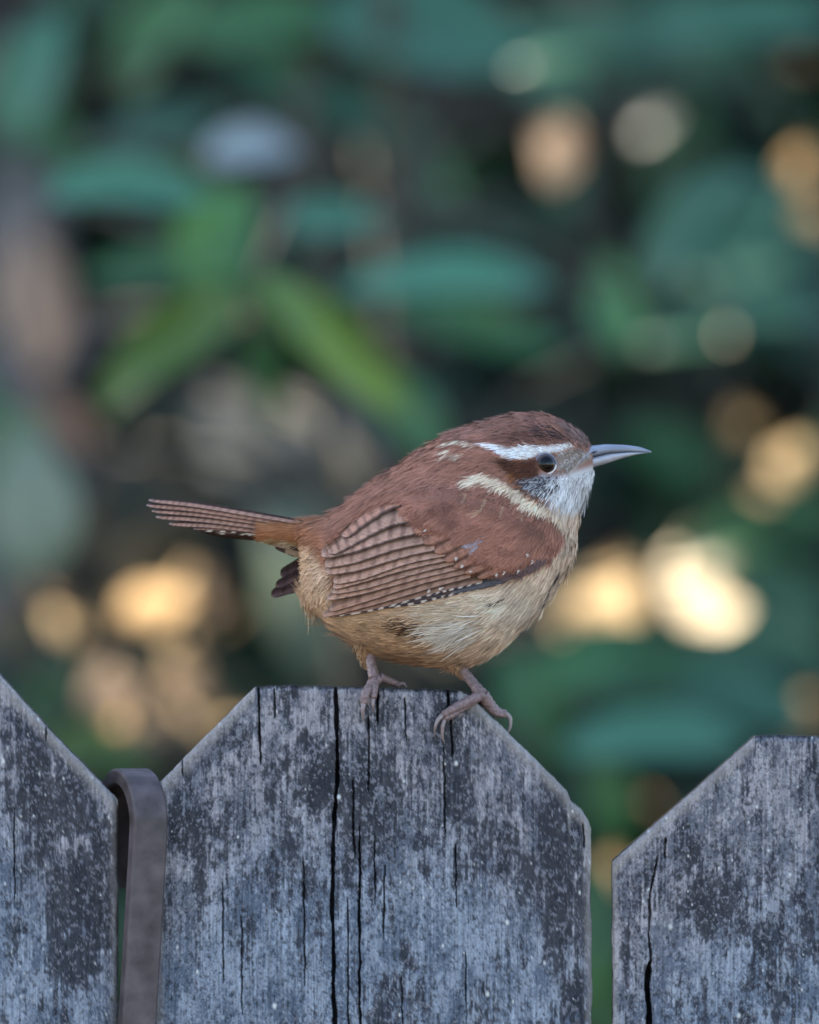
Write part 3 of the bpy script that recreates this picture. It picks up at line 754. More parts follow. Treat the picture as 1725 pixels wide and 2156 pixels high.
# --- tail
def build_tail():
    root = sub_empty('tail', wren)
    def zt(x, y): return (269.5 + .2832 * x, 1010.8 + .2832 * y)
    T = [ # tip, root, up, down, y
        (zt(150, 148), zt(1450, 345), 6, 6, 26), (zt(132, 186), zt(1450, 365), 6, 6, 21), (zt(172, 230), zt(1450, 388), 6, 5, 16), (zt(203, 274), zt(1450, 412), 7, 6, 11),
        (zt(300, 325), zt(1450, 436), 6, 6, 6), (zt(480, 364), zt(1450, 458), 5, 5, 1), (zt(650, 390), zt(1450, 480), 5, 4, -4)]
    for k, (tip, rt, wu, wd, y) in enumerate(T):
        mid1 = (rt[0] * .62 + tip[0] * .38, rt[1] * .62 + tip[1] * .38 - 3); mid2 = (rt[0] * .28 + tip[0] * .72, rt[1] * .28 + tip[1] * .72 - 5)
        base = FR(176, 136, 120); bar = FR(92, 62, 52)
        def cf(t, s, U, V, k=k):
            c = flight_col(base, bar, 23, 0.8, False, k, 0.88, 0.40)(t, s, U, V)
            if k >= 5:
                q = (np.sin(2 * math.pi * (t * 8 + .3 * s + vnoise(t * 7, 0 * t + k))) > 0.35) & (s < -0.35); c = np.where(q[..., None], FR(214, 200, 182), np.where((s < -0.2)[..., None], FR(66, 52, 48), c))
            return c
        V, F, c = blade([rt, mid1, mid2, tip], [wu, wu * 1.15, wu * 1.1, wu * 1.0], [wd * 0.9, wd, wd * 1.05, wd], y, cf, nt_=130, camber=0.7, shingle=2.8, tipround=0.16)
        mesh_obj('tail_feather', V, F, FEATHER, root, cols=c)
    # far half of the fan
    for k in range(4):
        V, F, c = blade([zt(1290, 380 + 25 * k), zt(700, 300 + 32 * k), zt(250 + 60 * k, 200 + 40 * k)], [8, 9, 8], [7, 8, 7], 18 + 6 * k, flight_col(FR(70, 52, 46), FR(44, 32, 30), 15, .5, False, 90 + k), nt_=60, side=1, tipround=0.06)
        mesh_obj('tail_feather', V, F, FEATHER, root, cols=c)
    # under-tail coverts with white bars
    for k, (a, b, w) in enumerate([((700, 1150), (548, 1136), 15), ((700, 1158), (578, 1152), 17), ((695, 1160), (600, 1163), 14)]):
        def cf(t, s, U, V):
            c = np.tile(FR(150, 128, 104), t.shape + (1,)); q = np.sin(2 * math.pi * t * 2.5) > 0.2
            return np.where(q[..., None], FR(66, 50, 42), c) * (0.8 + 0.3 * vnoise(t * 60, s * 4))[..., None]
        V, F, c = blade([a, ((a[0] + b[0]) / 2, (a[1] + b[1]) / 2 + 2), b], [w, w, w * .6], [w, w, w * .5], 8 - k * 4, cf, nt_=40, tipround=.3)
        mesh_obj('tail_covert', V, F, FEATHER, root, cols=c)
    # rump plumes running on to the tail
    n = 2600
    t = rng.random(n) ** 1.7; u = 700 - 135 * t; cen = 1121 - 5 * t; hw = 33 - 13 * t
    q = rng.uniform(-1, 1, n); v = cen + hw * q
    y = -(np.sqrt(np.clip(1 - q ** 2, 0, 1)) * (30 - 4 * t) + 2)
    p0 = B3(u, v, y) / S
    d = np.stack([-np.ones(n), rng.normal(0, .08, n), rng.normal(-0.10, .09, n) + 0.12 * -q], -1); d /= np.linalg.norm(d, axis=1)[:, None]
    nr = np.stack([np.zeros(n), -np.sqrt(np.clip(1 - q ** 2, .02, 1)), -q], -1)
    L = rng.uniform(18, 38, n); sv = np.cross(nr, d); wv = 2.6 * rng.uniform(.7, 1.3, n)
    V = np.zeros((n, 4, 2, 3))
    for i, (tt, ww) in enumerate(zip((0, .4, .75, 1), (.7, 1, .8, .12))):
        pt = p0 + d * (L * tt)[:, None] + nr * (L * .05 * tt)[:, None]
        V[:, i, 0] = pt - sv * (wv * ww / 2)[:, None]; V[:, i, 1] = pt + sv * (wv * ww / 2)[:, None]
    F = (np.arange(n)[:, None, None] * 8 + np.array([[0, 1, 3, 2], [2, 3, 5, 4], [4, 5, 7, 6]])[None]).reshape(-1, 4)
    c = np.tile(FR(168, 112, 76), (n, 1)) * rng.uniform(.8, 1.15, (n, 1))
    lo = (q > 0.62); c[lo] = FR(190, 160, 120) * rng.uniform(.7, 1.1, (lo.sum(), 1))
    wht = (seg_dist(u, v, [(618, 1140), (646, 1147)]) < 4); c[wht] = FR(232, 224, 208)
    ob = mesh_obj('rump_plumage', V.reshape(-1, 3) * S - wren_base, F, FEATHER, root, cols=np.repeat(c, 8, 0))
    promote(root, ob, 'tail')
build_tail()

# --- bill
def build_bill():
    root = sub_empty('bill', wren)
    m, nt, p = mat_new('horn')
    tc = nt.nodes.new('ShaderNodeTexCoord'); mp = nt.nodes.new('ShaderNodeMapping'); mp.inputs['Scale'].default_value = (120, 900, 900)
    n = nt.nodes.new('ShaderNodeTexNoise'); n.inputs['Scale'].default_value = 1.0; n.inputs['Detail'].default_value = 5
    at = nt.nodes.new('ShaderNodeAttribute'); at.attribute_name = 'Col'
    mr = nt.nodes.new('ShaderNodeMapRange'); mr.inputs[1].default_value = .3; mr.inputs[2].default_value = .7; mr.inputs[3].default_value = .8; mr.inputs[4].default_value = 1.15
    sc = nt.nodes.new('ShaderNodeVectorMath'); sc.operation = 'SCALE'
    nt.links.new(tc.outputs['Object'], mp.inputs[0]); nt.links.new(mp.outputs[0], n.inputs['Vector']); nt.links.new(n.outputs['Fac'], mr.inputs[0])
    nt.links.new(at.outputs['Color'], sc.inputs[0]); nt.links.new(mr.outputs[0], sc.inputs['Scale']); nt.links.new(sc.outputs[0], p.inputs['Base Color'])
    p.inputs['Roughness'].default_value = 0.38
    us = np.linspace(1200, 1372, 60)
    mouth = np.interp(us, [1196, 1214, 1244, 1284, 1324, 1354, 1372.5], [1000, 984, 963, 954, 951, 952, 951.5])
    topz = np.interp(us, [1196, 1239, 1274, 1317, 1350, 1366, 1372.5], [946, 939, 935, 936.5, 941, 947, 951])
    botz = np.interp(us, [1196, 1241, 1271, 1307, 1340, 1358, 1372.5], [1003, 986, 978, 966, 957, 954, 952])
    k = np.ones(7) / 7
    sm = lambda a: np.convolve(np.pad(a, 3, mode='edge'), k, 'valid')
    mouth, topz, botz = sm(mouth), sm(topz), sm(botz)
    hw = np.interp(us, [1196, 1215, 1240, 1270, 1310, 1350, 1373], [52, 40, 27, 19, 12, 6, 1.5])
    hl = np.maximum(hw, np.where(us < 1240, body_h(us, (mouth + botz) / 2) + 2.0, 0)); hl[:3] *= np.array([.8, .92, .97])
    topz = np.where(us < 1242, np.interp(us, [1200, 1218, 1232, 1243], [996, 972, 950, 938.5]), topz)
    hu = np.where(us < 1246, np.maximum(hw, body_h(us, (topz + mouth) / 2) + 1.2), hw); hu[:5] *= .7
    bb = Bag()
    for nm, z0, z1_, lower in (('upper_mandible', topz, mouth, False), ('lower_mandible', mouth + 0.8, botz, True)):
        V = []; c = []; K = 16; hw = hl if lower else hu
        for i, u in enumerate(us):
            mid = (z0[i] + z1_[i]) / 2; hh = max((z1_[i] - z0[i]) / 2, 0.4)
            for j in range(K):
                a = 2 * math.pi * j / K
                cz, cy = math.cos(a), math.sin(a)
                w = hw[i] * (1 - 0.35 * max(0, cz)) if not lower else hw[i] * 0.96 * (1 - 0.3 * max(0, -cz))
                zz_ = mid - hh * np.sign(cz) * abs(cz) ** 0.8
                V.append(B3(u, zz_, w * np.sign(cy) * abs(cy) ** 0.75) - wren_base)
                f = i / 59
                cc = FR(150, 156, 170) * (1 - f * .1) if not lower else FR(186, 186, 194)
                if not lower and cz < -0.55: cc = cc * 0.65
                c.append(cc)
        F = []
        for i in range(59):
            for j in range(K):
                j2 = (j + 1) % K; F.append([i * K + j, (i + 1) * K + j, (i + 1) * K + j2, i * K + j2])
        F.append(list(range(K))); F.append([59 * K + j for j in range(K - 1, -1, -1)])
        bb.add(V, F, np.array(c))
    bill = bb.build('horn_sheath', m, root)
    nb = Bag()
    for sd in (-1, 1):
        V, F = tube([B3(1246, 953.5, sd * 25.5) - wren_base, B3(1251, 952, sd * 23.9) - wren_base, B3(1258, 950.5, sd * 21.8) - wren_base], np.array([1.0, 2.2, .8]) * S, 6)
        nb.add(V, F, FR(48, 40, 44))
    nb.build('nostril', m, root)
    promote(root, bill, 'bill')
build_bill()

# --- eyes
def build_eyes():
    m, nt, p = mat_new('eye_cornea'); at = nt.nodes.new('ShaderNodeAttribute'); at.attribute_name = 'Col'
    nt.links.new(at.outputs['Color'], p.inputs['Base Color']); p.inputs['Roughness'].default_value = 0.05; p.inputs['Specular IOR Level'].default_value = 0.32
    ml = attr_mat('eyelid', rough=0.6)
    for sd in (-1, 1):
        h = float(body_h(*EYE)); nn = body_n(np.array([EYE[0]]), np.array([EYE[1]]), sd)[0]
        nn = np.array([nn[0] * 0.5, nn[1], nn[2] * 0.5]); nn /= np.linalg.norm(nn)
        cen = B3(EYE[0], EYE[1], sd * h) - nn * 13 * S + nn * 3 * S
        r = 23 * S
        q = Vector(nn).to_track_quat('Z', 'Y').to_matrix(); q = np.array(q)
        V = []; c = []; nl, nm_ = 16, 28
        for i in range(nl + 1):
            a = math.pi * i / nl
            for j in range(nm_):
                b = 2 * math.pi * j / nm_
                V.append(cen + q @ (r * np.array([math.sin(a) * math.cos(b), math.sin(a) * math.sin(b), math.cos(a)])) - wren_base)
                c.append(FR(8, 8, 9) if a < 0.72 else (FR(52, 36, 27) if a < 1.05 else FR(26, 24, 28)))
        F = []
        for i in range(nl):
            for j in range(nm_):
                j2 = (j + 1) % nm_; F.append([i * nm_ + j, (i + 1) * nm_ + j, (i + 1) * nm_ + j2, i * nm_ + j2])
        eye = mesh_obj('eye', V, F, m, wren, cols=np.array(c))
        # beaded lid
        rim = Bag(); N = 26
        P = []; rad = []; cl = []
        for j in range(N + 1):
            b = 2 * math.pi * j / N
            P.append(cen + q @ np.array([21.4 * S * math.cos(b), 21.4 * S * math.sin(b), 9.4 * S]) - wren_base)
        P = np.array(P)
        V, F = tube(P, np.array([(2.6 + 0.5 * math.sin(j * 2.4)) * S for j in range(N + 1)]), 6, cap=False)
        zc = P[:, 2] - P[:, 2].mean(); lowm = zc < -4 * S
        cols = np.repeat(np.where(lowm[:, None], FR(222, 214, 210), FR(120, 120, 132)), 6, 0)
        mesh_obj('eyelid', V, F, ml, eye, cols=cols)
build_eyes()

# --- legs
def build_legs():
    ms = attr_mat('scaly_skin', rough=0.45, spec=0.4, noise=0.38, nscale=1300, bump=1.0)
    mc = attr_mat('claw_horn', rough=0.35, spec=0.5, noise=0.1, nscale=900)
    SK = FR(140, 119, 118)
    def z4(x, y): return (724.4 + .2246 * x, 1314 + .2246 * y)
    def leg(pieces, claws):
        root = sub_empty('leg', wren)
        sk = Bag()
        for path, rad in pieces:
            P = np.array([np.array([(u - 862.5) * S, y, ZC - (v - 1078) * S]) for (u, v, y) in path]); n = len(P) * 5
            PP = spline(P, n); rr = np.interp(np.linspace(0, 1, n), np.linspace(0, 1, len(rad)), rad) * S * 1.14
            rr = rr * (1 + 0.07 * np.sin(np.arange(n) * 2.2))
            V, F = tube(PP - wren_base, rr, 10)
            sk.add(V, F, SK * rng.uniform(.85, 1.05))
        shank = sk.build('shank', ms, root)
        for path, rad in claws:
            P = np.array([np.array([(u - 862.5) * S, y, ZC - (v - 1078) * S]) for (u, v, y) in path]); n = 18
            PP = spline(P, n); rr = np.interp(np.linspace(0, 1, n), np.linspace(0, 1, len(rad)), rad) * S
            V, F = tube(PP - wren_base, rr, 8); mesh_obj('claw', V, F, mc, root, cols=np.tile(FR(150, 134, 132), (len(V), 1)))
        promote(root, shank, 'leg')
    yf = -0.0022
    # rear leg
    leg([([(*z4(215, 120), 0.004), (*z4(245, 290), 0.003), (*z4(265, 420), 0.002), (*z4(285, 505), 0.001)], [11, 9.5, 9.5, 10.5]),
         ([(*z4(330, 510), 0.001), (*z4(250, 580), -0.0008), (*z4(205, 650), -0.0026), (*z4(190, 740), -0.0024)], [8.5, 8.5, 8, 7.5]),
         ([(*z4(300, 500), 0.001), (*z4(290, 590), -0.0015), (*z4(275, 700), -0.0022)], [8, 7, 6]),
         ([(*z4(340, 500), 0.001), (*z4(430, 535), 0.003), (*z4(520, 575), 0.005)], [8.5, 7, 6]),
         ([(*z4(285, 500), 0.001), (*z4(250, 560), 0.006), (*z4(240, 580), 0.012)], [8, 7.5, 6])],
        [([(*z4(190, 730), -0.0026), (*z4(178, 800), -0.0032), (*z4(182, 880), -0.0020), (*z4(192, 920), -0.0008)], [5.5, 4.2, 2.6, .6]),
         ([(*z4(275, 690), -0.0022), (*z4(272, 760), -0.0028), (*z4(282, 830), -0.0012)], [4.8, 3.6, .6]),
         ([(*z4(510, 570), 0.0045), (*z4(560, 560), 0.003), (*z4(590, 590), 0.001)], [5, 3.6, .6]),
         ([(*z4(240, 578), 0.012), (*z4(236, 590), 0.0165), (*z4(236, 650), 0.0185)], [5, 3.6, .6])])
    # front leg
    leg([([(*z4(1060, 330), 0.004), (*z4(1120, 440), 0.003), (*z4(1215, 560), 0.0015), (*z4(1290, 660), 0.0)], [9.5, 9, 9.5, 12]),
         ([(*z4(1300, 660), 0.0), (*z4(1180, 715), -0.0015), (*z4(1050, 780), -0.0026), (*z4(925, 850), -0.0026)], [11, 9, 8.5, 6.5]),
         ([(*z4(1290, 670), 0.0), (*z4(1150, 760), -0.001), (*z4(1020, 850), -0.0022), (*z4(945, 890), -0.0022)], [8, 7, 6, 5.5]),
         ([(*z4(1300, 660), 0.001), (*z4(1370, 760), 0.003), (*z4(1440, 830), 0.004), (*z4(1525, 845), 0.004)], [12, 11, 10, 7.5]),
         ([(*z4(1290, 660), 0.001), (*z4(1290, 720), 0.008), (*z4(1300, 760), 0.013)], [9, 7.5, 6])],
        [([(*z4(925, 850), -0.0026), (*z4(880, 900), -0.0034), (*z4(855, 970), -0.0034), (*z4(850, 1060), -0.001)], [5.5, 4.5, 3, .7]),
         ([(*z4(945, 885), -0.0022), (*z4(925, 960), -0.003), (*z4(925, 1060), -0.002), (*z4(945, 1125), -0.0004)], [4.6, 4.2, 2.8, .6]),
         ([(*z4(1520, 840), 0.004), (*z4(1560, 890), 0.004), (*z4(1555, 980), 0.004), (*z4(1515, 1045), 0.004)], [5.5, 4.4, 3, .7]),
         ([(*z4(1300, 755), 0.013), (*z4(1305, 770), 0.0168), (*z4(1310, 840), 0.0185)], [5, 3.6, .6])])
build_legs()

def thigh_feathers():
    n = 1500; bt = []
    lg = rng.integers(0, 2, n); t = rng.random(n)
    a0 = np.where(lg[:, None] == 0, np.array([768., 1352., 34.]), np.array([950., 1385., 34.])); a1 = np.where(lg[:, None] == 0, np.array([779., 1392., -14.]), np.array([978., 1412., -14.]))
    P = a0 + (a1 - a0) * t[:, None]; rad = 26 - 17 * t; an = rng.uniform(0, 2 * math.pi, n)
    nr = np.stack([np.cos(an), np.sin(an), np.zeros(n)], -1)
    p0 = np.stack([P[:, 0] + rad * nr[:, 0] - 862.5, P[:, 2] * -0.5 + rad * nr[:, 1] + BY / S - 8, ZC / S - (P[:, 1] - 1078)], -1)
    d = np.stack([rng.normal(-.25, .18, n) + .35 * lg, rng.normal(0, .12, n), -np.ones(n)], -1); d /= np.linalg.norm(d, axis=1)[:, None]
    sv = np.cross(nr, d); L = rng.uniform(12, 24, n); V = np.zeros((n, 4, 2, 3))
    for i, (tt, ww) in enumerate(zip((0, .4, .75, 1), (.7, 1, .8, .12))):
        pt = p0 + d * (L * tt)[:, None] - nr * (L * .1 * tt)[:, None]
        V[:, i, 0] = pt - sv * (1.2 * ww); V[:, i, 1] = pt + sv * (1.2 * ww)
    F = (np.arange(n)[:, None, None] * 8 + np.array([[0, 1, 3, 2], [2, 3, 5, 4], [4, 5, 7, 6]])[None]).reshape(-1, 4)
    c = np.where(lg[:, None] == 0, FR(168, 134, 100), FR(186, 150, 118)) * rng.uniform(.75, 1.1, (n, 1))
    ob = mesh_obj('thigh_plumage', V.reshape(-1, 3) * S - wren_base, F, FEATHER, wren, cols=np.repeat(c, 8, 0)); ob['kind'] = 'stuff'
thigh_feathers()

# ------------------------------------------------------------------ shrubs behind the fence
def leaf_material(name, tint_from='object', rough=0.38, transl=0.25, spec=0.5):
    m, nt, p = mat_new(name)
    if tint_from == 'object':
        a = nt.nodes.new('ShaderNodeObjectInfo'); src = a.outputs['Color']
    else:
        a = nt.nodes.new('ShaderNodeAttribute'); a.attribute_name = 'Col'; src = a.outputs['Color']
    tc = nt.nodes.new('ShaderNodeTexCoord'); n = nt.nodes.new('ShaderNodeTexNoise'); n.inputs['Scale'].default_value = 55; n.inputs['Detail'].default_value = 3
    nt.links.new(tc.outputs['Object'], n.inputs['Vector'])
    mr = nt.nodes.new('ShaderNodeMapRange'); mr.inputs[1].default_value = .3; mr.inputs[2].default_value = .7; mr.inputs[3].default_value = .75; mr.inputs[4].default_value = 1.2
    nt.links.new(n.outputs['Fac'], mr.inputs[0])
    sc = nt.nodes.new('ShaderNodeVectorMath'); sc.operation = 'SCALE'; nt.links.new(src, sc.inputs[0]); nt.links.new(mr.outputs[0], sc.inputs['Scale'])
    nt.links.new(sc.outputs[0], p.inputs['Base Color']); p.inputs['Roughness'].default_value = rough; p.inputs['Specular IOR Level'].default_value = spec
    tr = nt.nodes.new('ShaderNodeBsdfTranslucent'); nt.links.new(sc.outputs[0], tr.inputs['Color'])
    mx = nt.nodes.new('ShaderNodeMixShader'); mx.inputs[0].default_value = transl
    out = nt.nodes['Material Output']
    nt.links.new(p.outputs[0], mx.inputs[1]); nt.links.new(tr.outputs[0], mx.inputs[2]); nt.links.new(mx.outputs[0], out.inputs['Surface'])
    return m
LEAF = leaf_material('glossy_leaf', rough=.34, spec=.42); LEAF_S = leaf_material('glossy_leaf_mass', 'attr', rough=.6, spec=.15)
DRY = leaf_material('dry_leaf', rough=0.8, transl=0.75, spec=0.15)
BARK, nt_, p_ = mat_new('bark')
_tc = nt_.nodes.new('ShaderNodeTexCoord'); _n = nt_.nodes.new('ShaderNodeTexNoise'); _n.inputs['Scale'].default_value = 60; _n.inputs['Detail'].default_value = 8
_cr = nt_.nodes.new('ShaderNodeValToRGB'); _cr.color_ramp.elements[0].color = (.03, .028, .02, 1); _cr.color_ramp.elements[1].color = (.13, .115, .085, 1)
nt_.links.new(_tc.outputs['Object'], _n.inputs['Vector']); nt_.links.new(_n.outputs['Fac'], _cr.inputs[0]); nt_.links.new(_cr.outputs[0], p_.inputs['Base Color']); p_.inputs['Roughness'].default_value = .9
_b = nt_.nodes.new('ShaderNodeBump'); _b.inputs['Strength'].default_value = .6; _b.inputs['Distance'].default_value = .006
nt_.links.new(_n.outputs['Fac'], _b.inputs['Height']); nt_.links.new(_b.outputs[0], p_.inputs['Normal'])

def leaf_grid(ratio, fold=0.18, droop=0.25, wave=0.0, n=8, point=1.0):
    """unit leaf from (0,0,0) to (1,~,0): x along, y across, z normal"""
    t = np.linspace(0, 1, n + 1)
    w = 0.5 * ratio * np.sin(math.pi * np.clip(t, 0, 1) ** (0.9 if point > 0.5 else 0.7)) ** 0.75
    V = []
    for i in range(n + 1):
        for s in (-1, -0.5, 0, 0.5, 1):
            V.append((t[i], s * w[i], abs(s) * w[i] * fold * 2 - droop * (t[i] - 0.3) ** 2 + wave * math.sin(t[i] * 9 + s * 2) * 0.06))
    F = []
    for i in range(n):
        for k in range(4):
            a = i * 5 + k; F.append([a, a + 5, a + 6, a + 1])
    return np.array(V), np.array(F)
LEAF_ME = []
for k in range(5):
    V, F = leaf_grid([0.30, 0.36, 0.42, 0.33, 0.5][k], [0.2, 0.12, 0.25, 0.3, 0.1][k], [0.1, 0.3, 0.2, 0.4, 0.15][k], wave=0.3)
    o = mesh_obj('leaf_source', V, F, LEAF); LEAF_ME.append(o.data); bpy.data.objects.remove(o)
DRY_ME = []
for k in range(4):
    V, F = leaf_grid([0.62, 0.75, 0.55, 0.8][k], [0.25, -0.2, 0.4, 0.1][k], [0.35, -0.25, 0.5, 0.2][k], wave=1.2, point=0)
    o = mesh_obj('leaf_source', V, F, DRY); DRY_ME.append(o.data); bpy.data.objects.remove(o)

def leaf_frame(ang, depth=0.0, up=0.6, twist=0.0):
    """ang: direction of the tip in the picture plane; up: how far the face looks at the sky"""
    a = np.array([math.cos(R(ang)), depth, math.sin(R(ang))]); a /= np.linalg.norm(a)
    n = np.array([twist, -1.0, up]); n = n - a * n.dot(a); n /= np.linalg.norm(n)
    b = np.cross(n, a)
    return np.stack([a, b, n], 1)

SUNV = np.array(SUN)
FLECKS = []                                   # points that catch a shaft of sun
def near_shaft(p, r):
    p = np.atleast_2d(p); bad = np.zeros(len(p), bool)
    for q in FLECKS:
        d = p - q; t = d @ SUNV; per = np.linalg.norm(d - t[:, None] * SUNV, axis=1)
        bad |= (t > 0.012) & (per < r)
    return bad

def place_leaf(parent, me, u, v, y, L, ang, col, depth=0.0, up=0.6, twist=0.0, wscale=1.0, name='leaf'):
    """centre of the leaf at (u, v) on the plane y, L = length in measuring units"""
    k = S * (1 + y / D); M = leaf_frame(ang, depth, up, twist); Lw = L * k
    c = W(u, v, y); p0 = c - M[:, 0] * Lw * 0.5
    o = bpy.data.objects.new(name, me); C.objects.link(o); o.parent = parent
    MM = Matrix.Identity(4)
    for i in range(3):
        for j in range(3): MM[i][j] = M[i, j] * Lw * (wscale if j == 1 else 1)
        MM[i][3] = p0[i] - parent.location[i]
    o.matrix_local = MM
    o.color = (*[float(x) for x in col], 1)
    return p0

# dry beech-like leaves: (u, v, y, length, angle, sunlit, tone)
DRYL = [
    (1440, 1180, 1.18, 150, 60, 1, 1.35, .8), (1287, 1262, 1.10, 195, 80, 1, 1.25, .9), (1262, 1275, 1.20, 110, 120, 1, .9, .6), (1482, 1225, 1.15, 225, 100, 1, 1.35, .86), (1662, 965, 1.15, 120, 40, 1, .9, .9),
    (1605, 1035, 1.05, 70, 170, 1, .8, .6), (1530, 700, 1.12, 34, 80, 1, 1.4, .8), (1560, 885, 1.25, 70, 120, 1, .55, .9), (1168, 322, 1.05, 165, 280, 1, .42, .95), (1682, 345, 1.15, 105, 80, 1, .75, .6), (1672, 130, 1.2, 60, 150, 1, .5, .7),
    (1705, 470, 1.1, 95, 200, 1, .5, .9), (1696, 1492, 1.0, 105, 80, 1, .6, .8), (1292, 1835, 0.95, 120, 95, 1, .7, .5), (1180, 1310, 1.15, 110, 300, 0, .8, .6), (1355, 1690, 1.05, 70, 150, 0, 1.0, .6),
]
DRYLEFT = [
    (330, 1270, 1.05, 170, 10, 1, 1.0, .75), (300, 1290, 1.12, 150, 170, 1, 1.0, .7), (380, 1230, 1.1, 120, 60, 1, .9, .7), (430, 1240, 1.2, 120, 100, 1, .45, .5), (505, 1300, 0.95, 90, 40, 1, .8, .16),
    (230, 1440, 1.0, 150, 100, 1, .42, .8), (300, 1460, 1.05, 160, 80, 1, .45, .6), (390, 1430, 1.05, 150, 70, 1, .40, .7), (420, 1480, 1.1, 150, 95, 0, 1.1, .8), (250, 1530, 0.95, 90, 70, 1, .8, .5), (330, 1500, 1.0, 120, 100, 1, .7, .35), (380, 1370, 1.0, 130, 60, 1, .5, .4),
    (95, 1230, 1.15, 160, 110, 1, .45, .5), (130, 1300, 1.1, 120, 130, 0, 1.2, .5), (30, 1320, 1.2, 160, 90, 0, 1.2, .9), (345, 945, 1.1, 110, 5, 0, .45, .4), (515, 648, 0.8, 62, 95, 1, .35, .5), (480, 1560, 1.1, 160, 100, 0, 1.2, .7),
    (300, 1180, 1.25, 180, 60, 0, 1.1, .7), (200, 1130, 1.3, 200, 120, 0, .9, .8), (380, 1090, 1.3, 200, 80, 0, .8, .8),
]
for L in (DRYL, DRYLEFT):
    for r in L:
        if r[5]: FLECKS.append(W(r[0], r[1], r[2]))

def stem(bag, pts, r0, r1, ns=7, n=14):
    P = spline(pts, n); V, F = tube(P, np.linspace(r0, r1, n), ns); bag.add(V, F); return P

def clear_node(nodes, p0, tol):
    order = np.argsort(np.linalg.norm(nodes - p0, axis=1) + 10 * (nodes[:, 2] > p0[2] + tol))
    for k in order[:260]:
        t = np.linspace(0, 1, 7)[:, None]
        if not near_shaft(nodes[k] * (1 - t) + p0 * t + np.array([0, .012, .008]) * (1 - (2 * t - 1) ** 2), .016).any(): return nodes[k]
    return None

def dry_branch(rows, x0, y0, label):
    root = empty('dry_sapling', (x0, y0, 0), label, 'sapling', None)
    bag = Bag(); o = np.array([x0, y0, 0])
    us = [r[0] for r in rows]
    nodes = []
    top = W(np.mean(us), 900, y0 + .1)
    for q in range(3):
        e = W(min(us) + (q + .5) / 3 * (max(us) - min(us)), [700, 900, 1100][q] if x0 < 0 else [300, 600, 1000][q], y0 + 0.05 * q + .12)
        nodes.append(stem(bag, [o + np.array([.02 * q, 0, -0.02]), o + (e - o) * .45 + np.array([0, .10, 0]), e], .007, .002, 7, 24))
    nodes = np.vstack(nodes)
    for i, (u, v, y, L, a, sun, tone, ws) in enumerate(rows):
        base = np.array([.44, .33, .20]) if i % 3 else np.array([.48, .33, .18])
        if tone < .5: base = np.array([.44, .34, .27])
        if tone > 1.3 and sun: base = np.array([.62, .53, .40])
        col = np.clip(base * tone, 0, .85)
        p0 = place_leaf(root, DRY_ME[i % 4], u, v, y, L, a, col, depth=.15, up=(-.15 + .2 * (i % 2)) if sun else .5, twist=.45 if sun else 0, wscale=ws * 1.15)
        k0 = clear_node(nodes, p0, .02)
        if k0 is None: k0 = nodes[np.argmin(np.linalg.norm(nodes - p0, axis=1))]
        V, F = tube([k0, (k0 + p0) / 2 + np.array([0, .01, .006]), p0], [.0016, .0012, .0007], 5); bag.add(V, F)
    bag.build('branch', BARK, root, origin=o)
dry_branch(DRYL, 0.42, 1.35, 'leafless-looking sapling holding a few tan dry leaves in sun shafts beyond the bill')
dry_branch(DRYLEFT, -0.22, 1.32, 'sapling with a cluster of crumpled tan dead leaves below the wren tail')

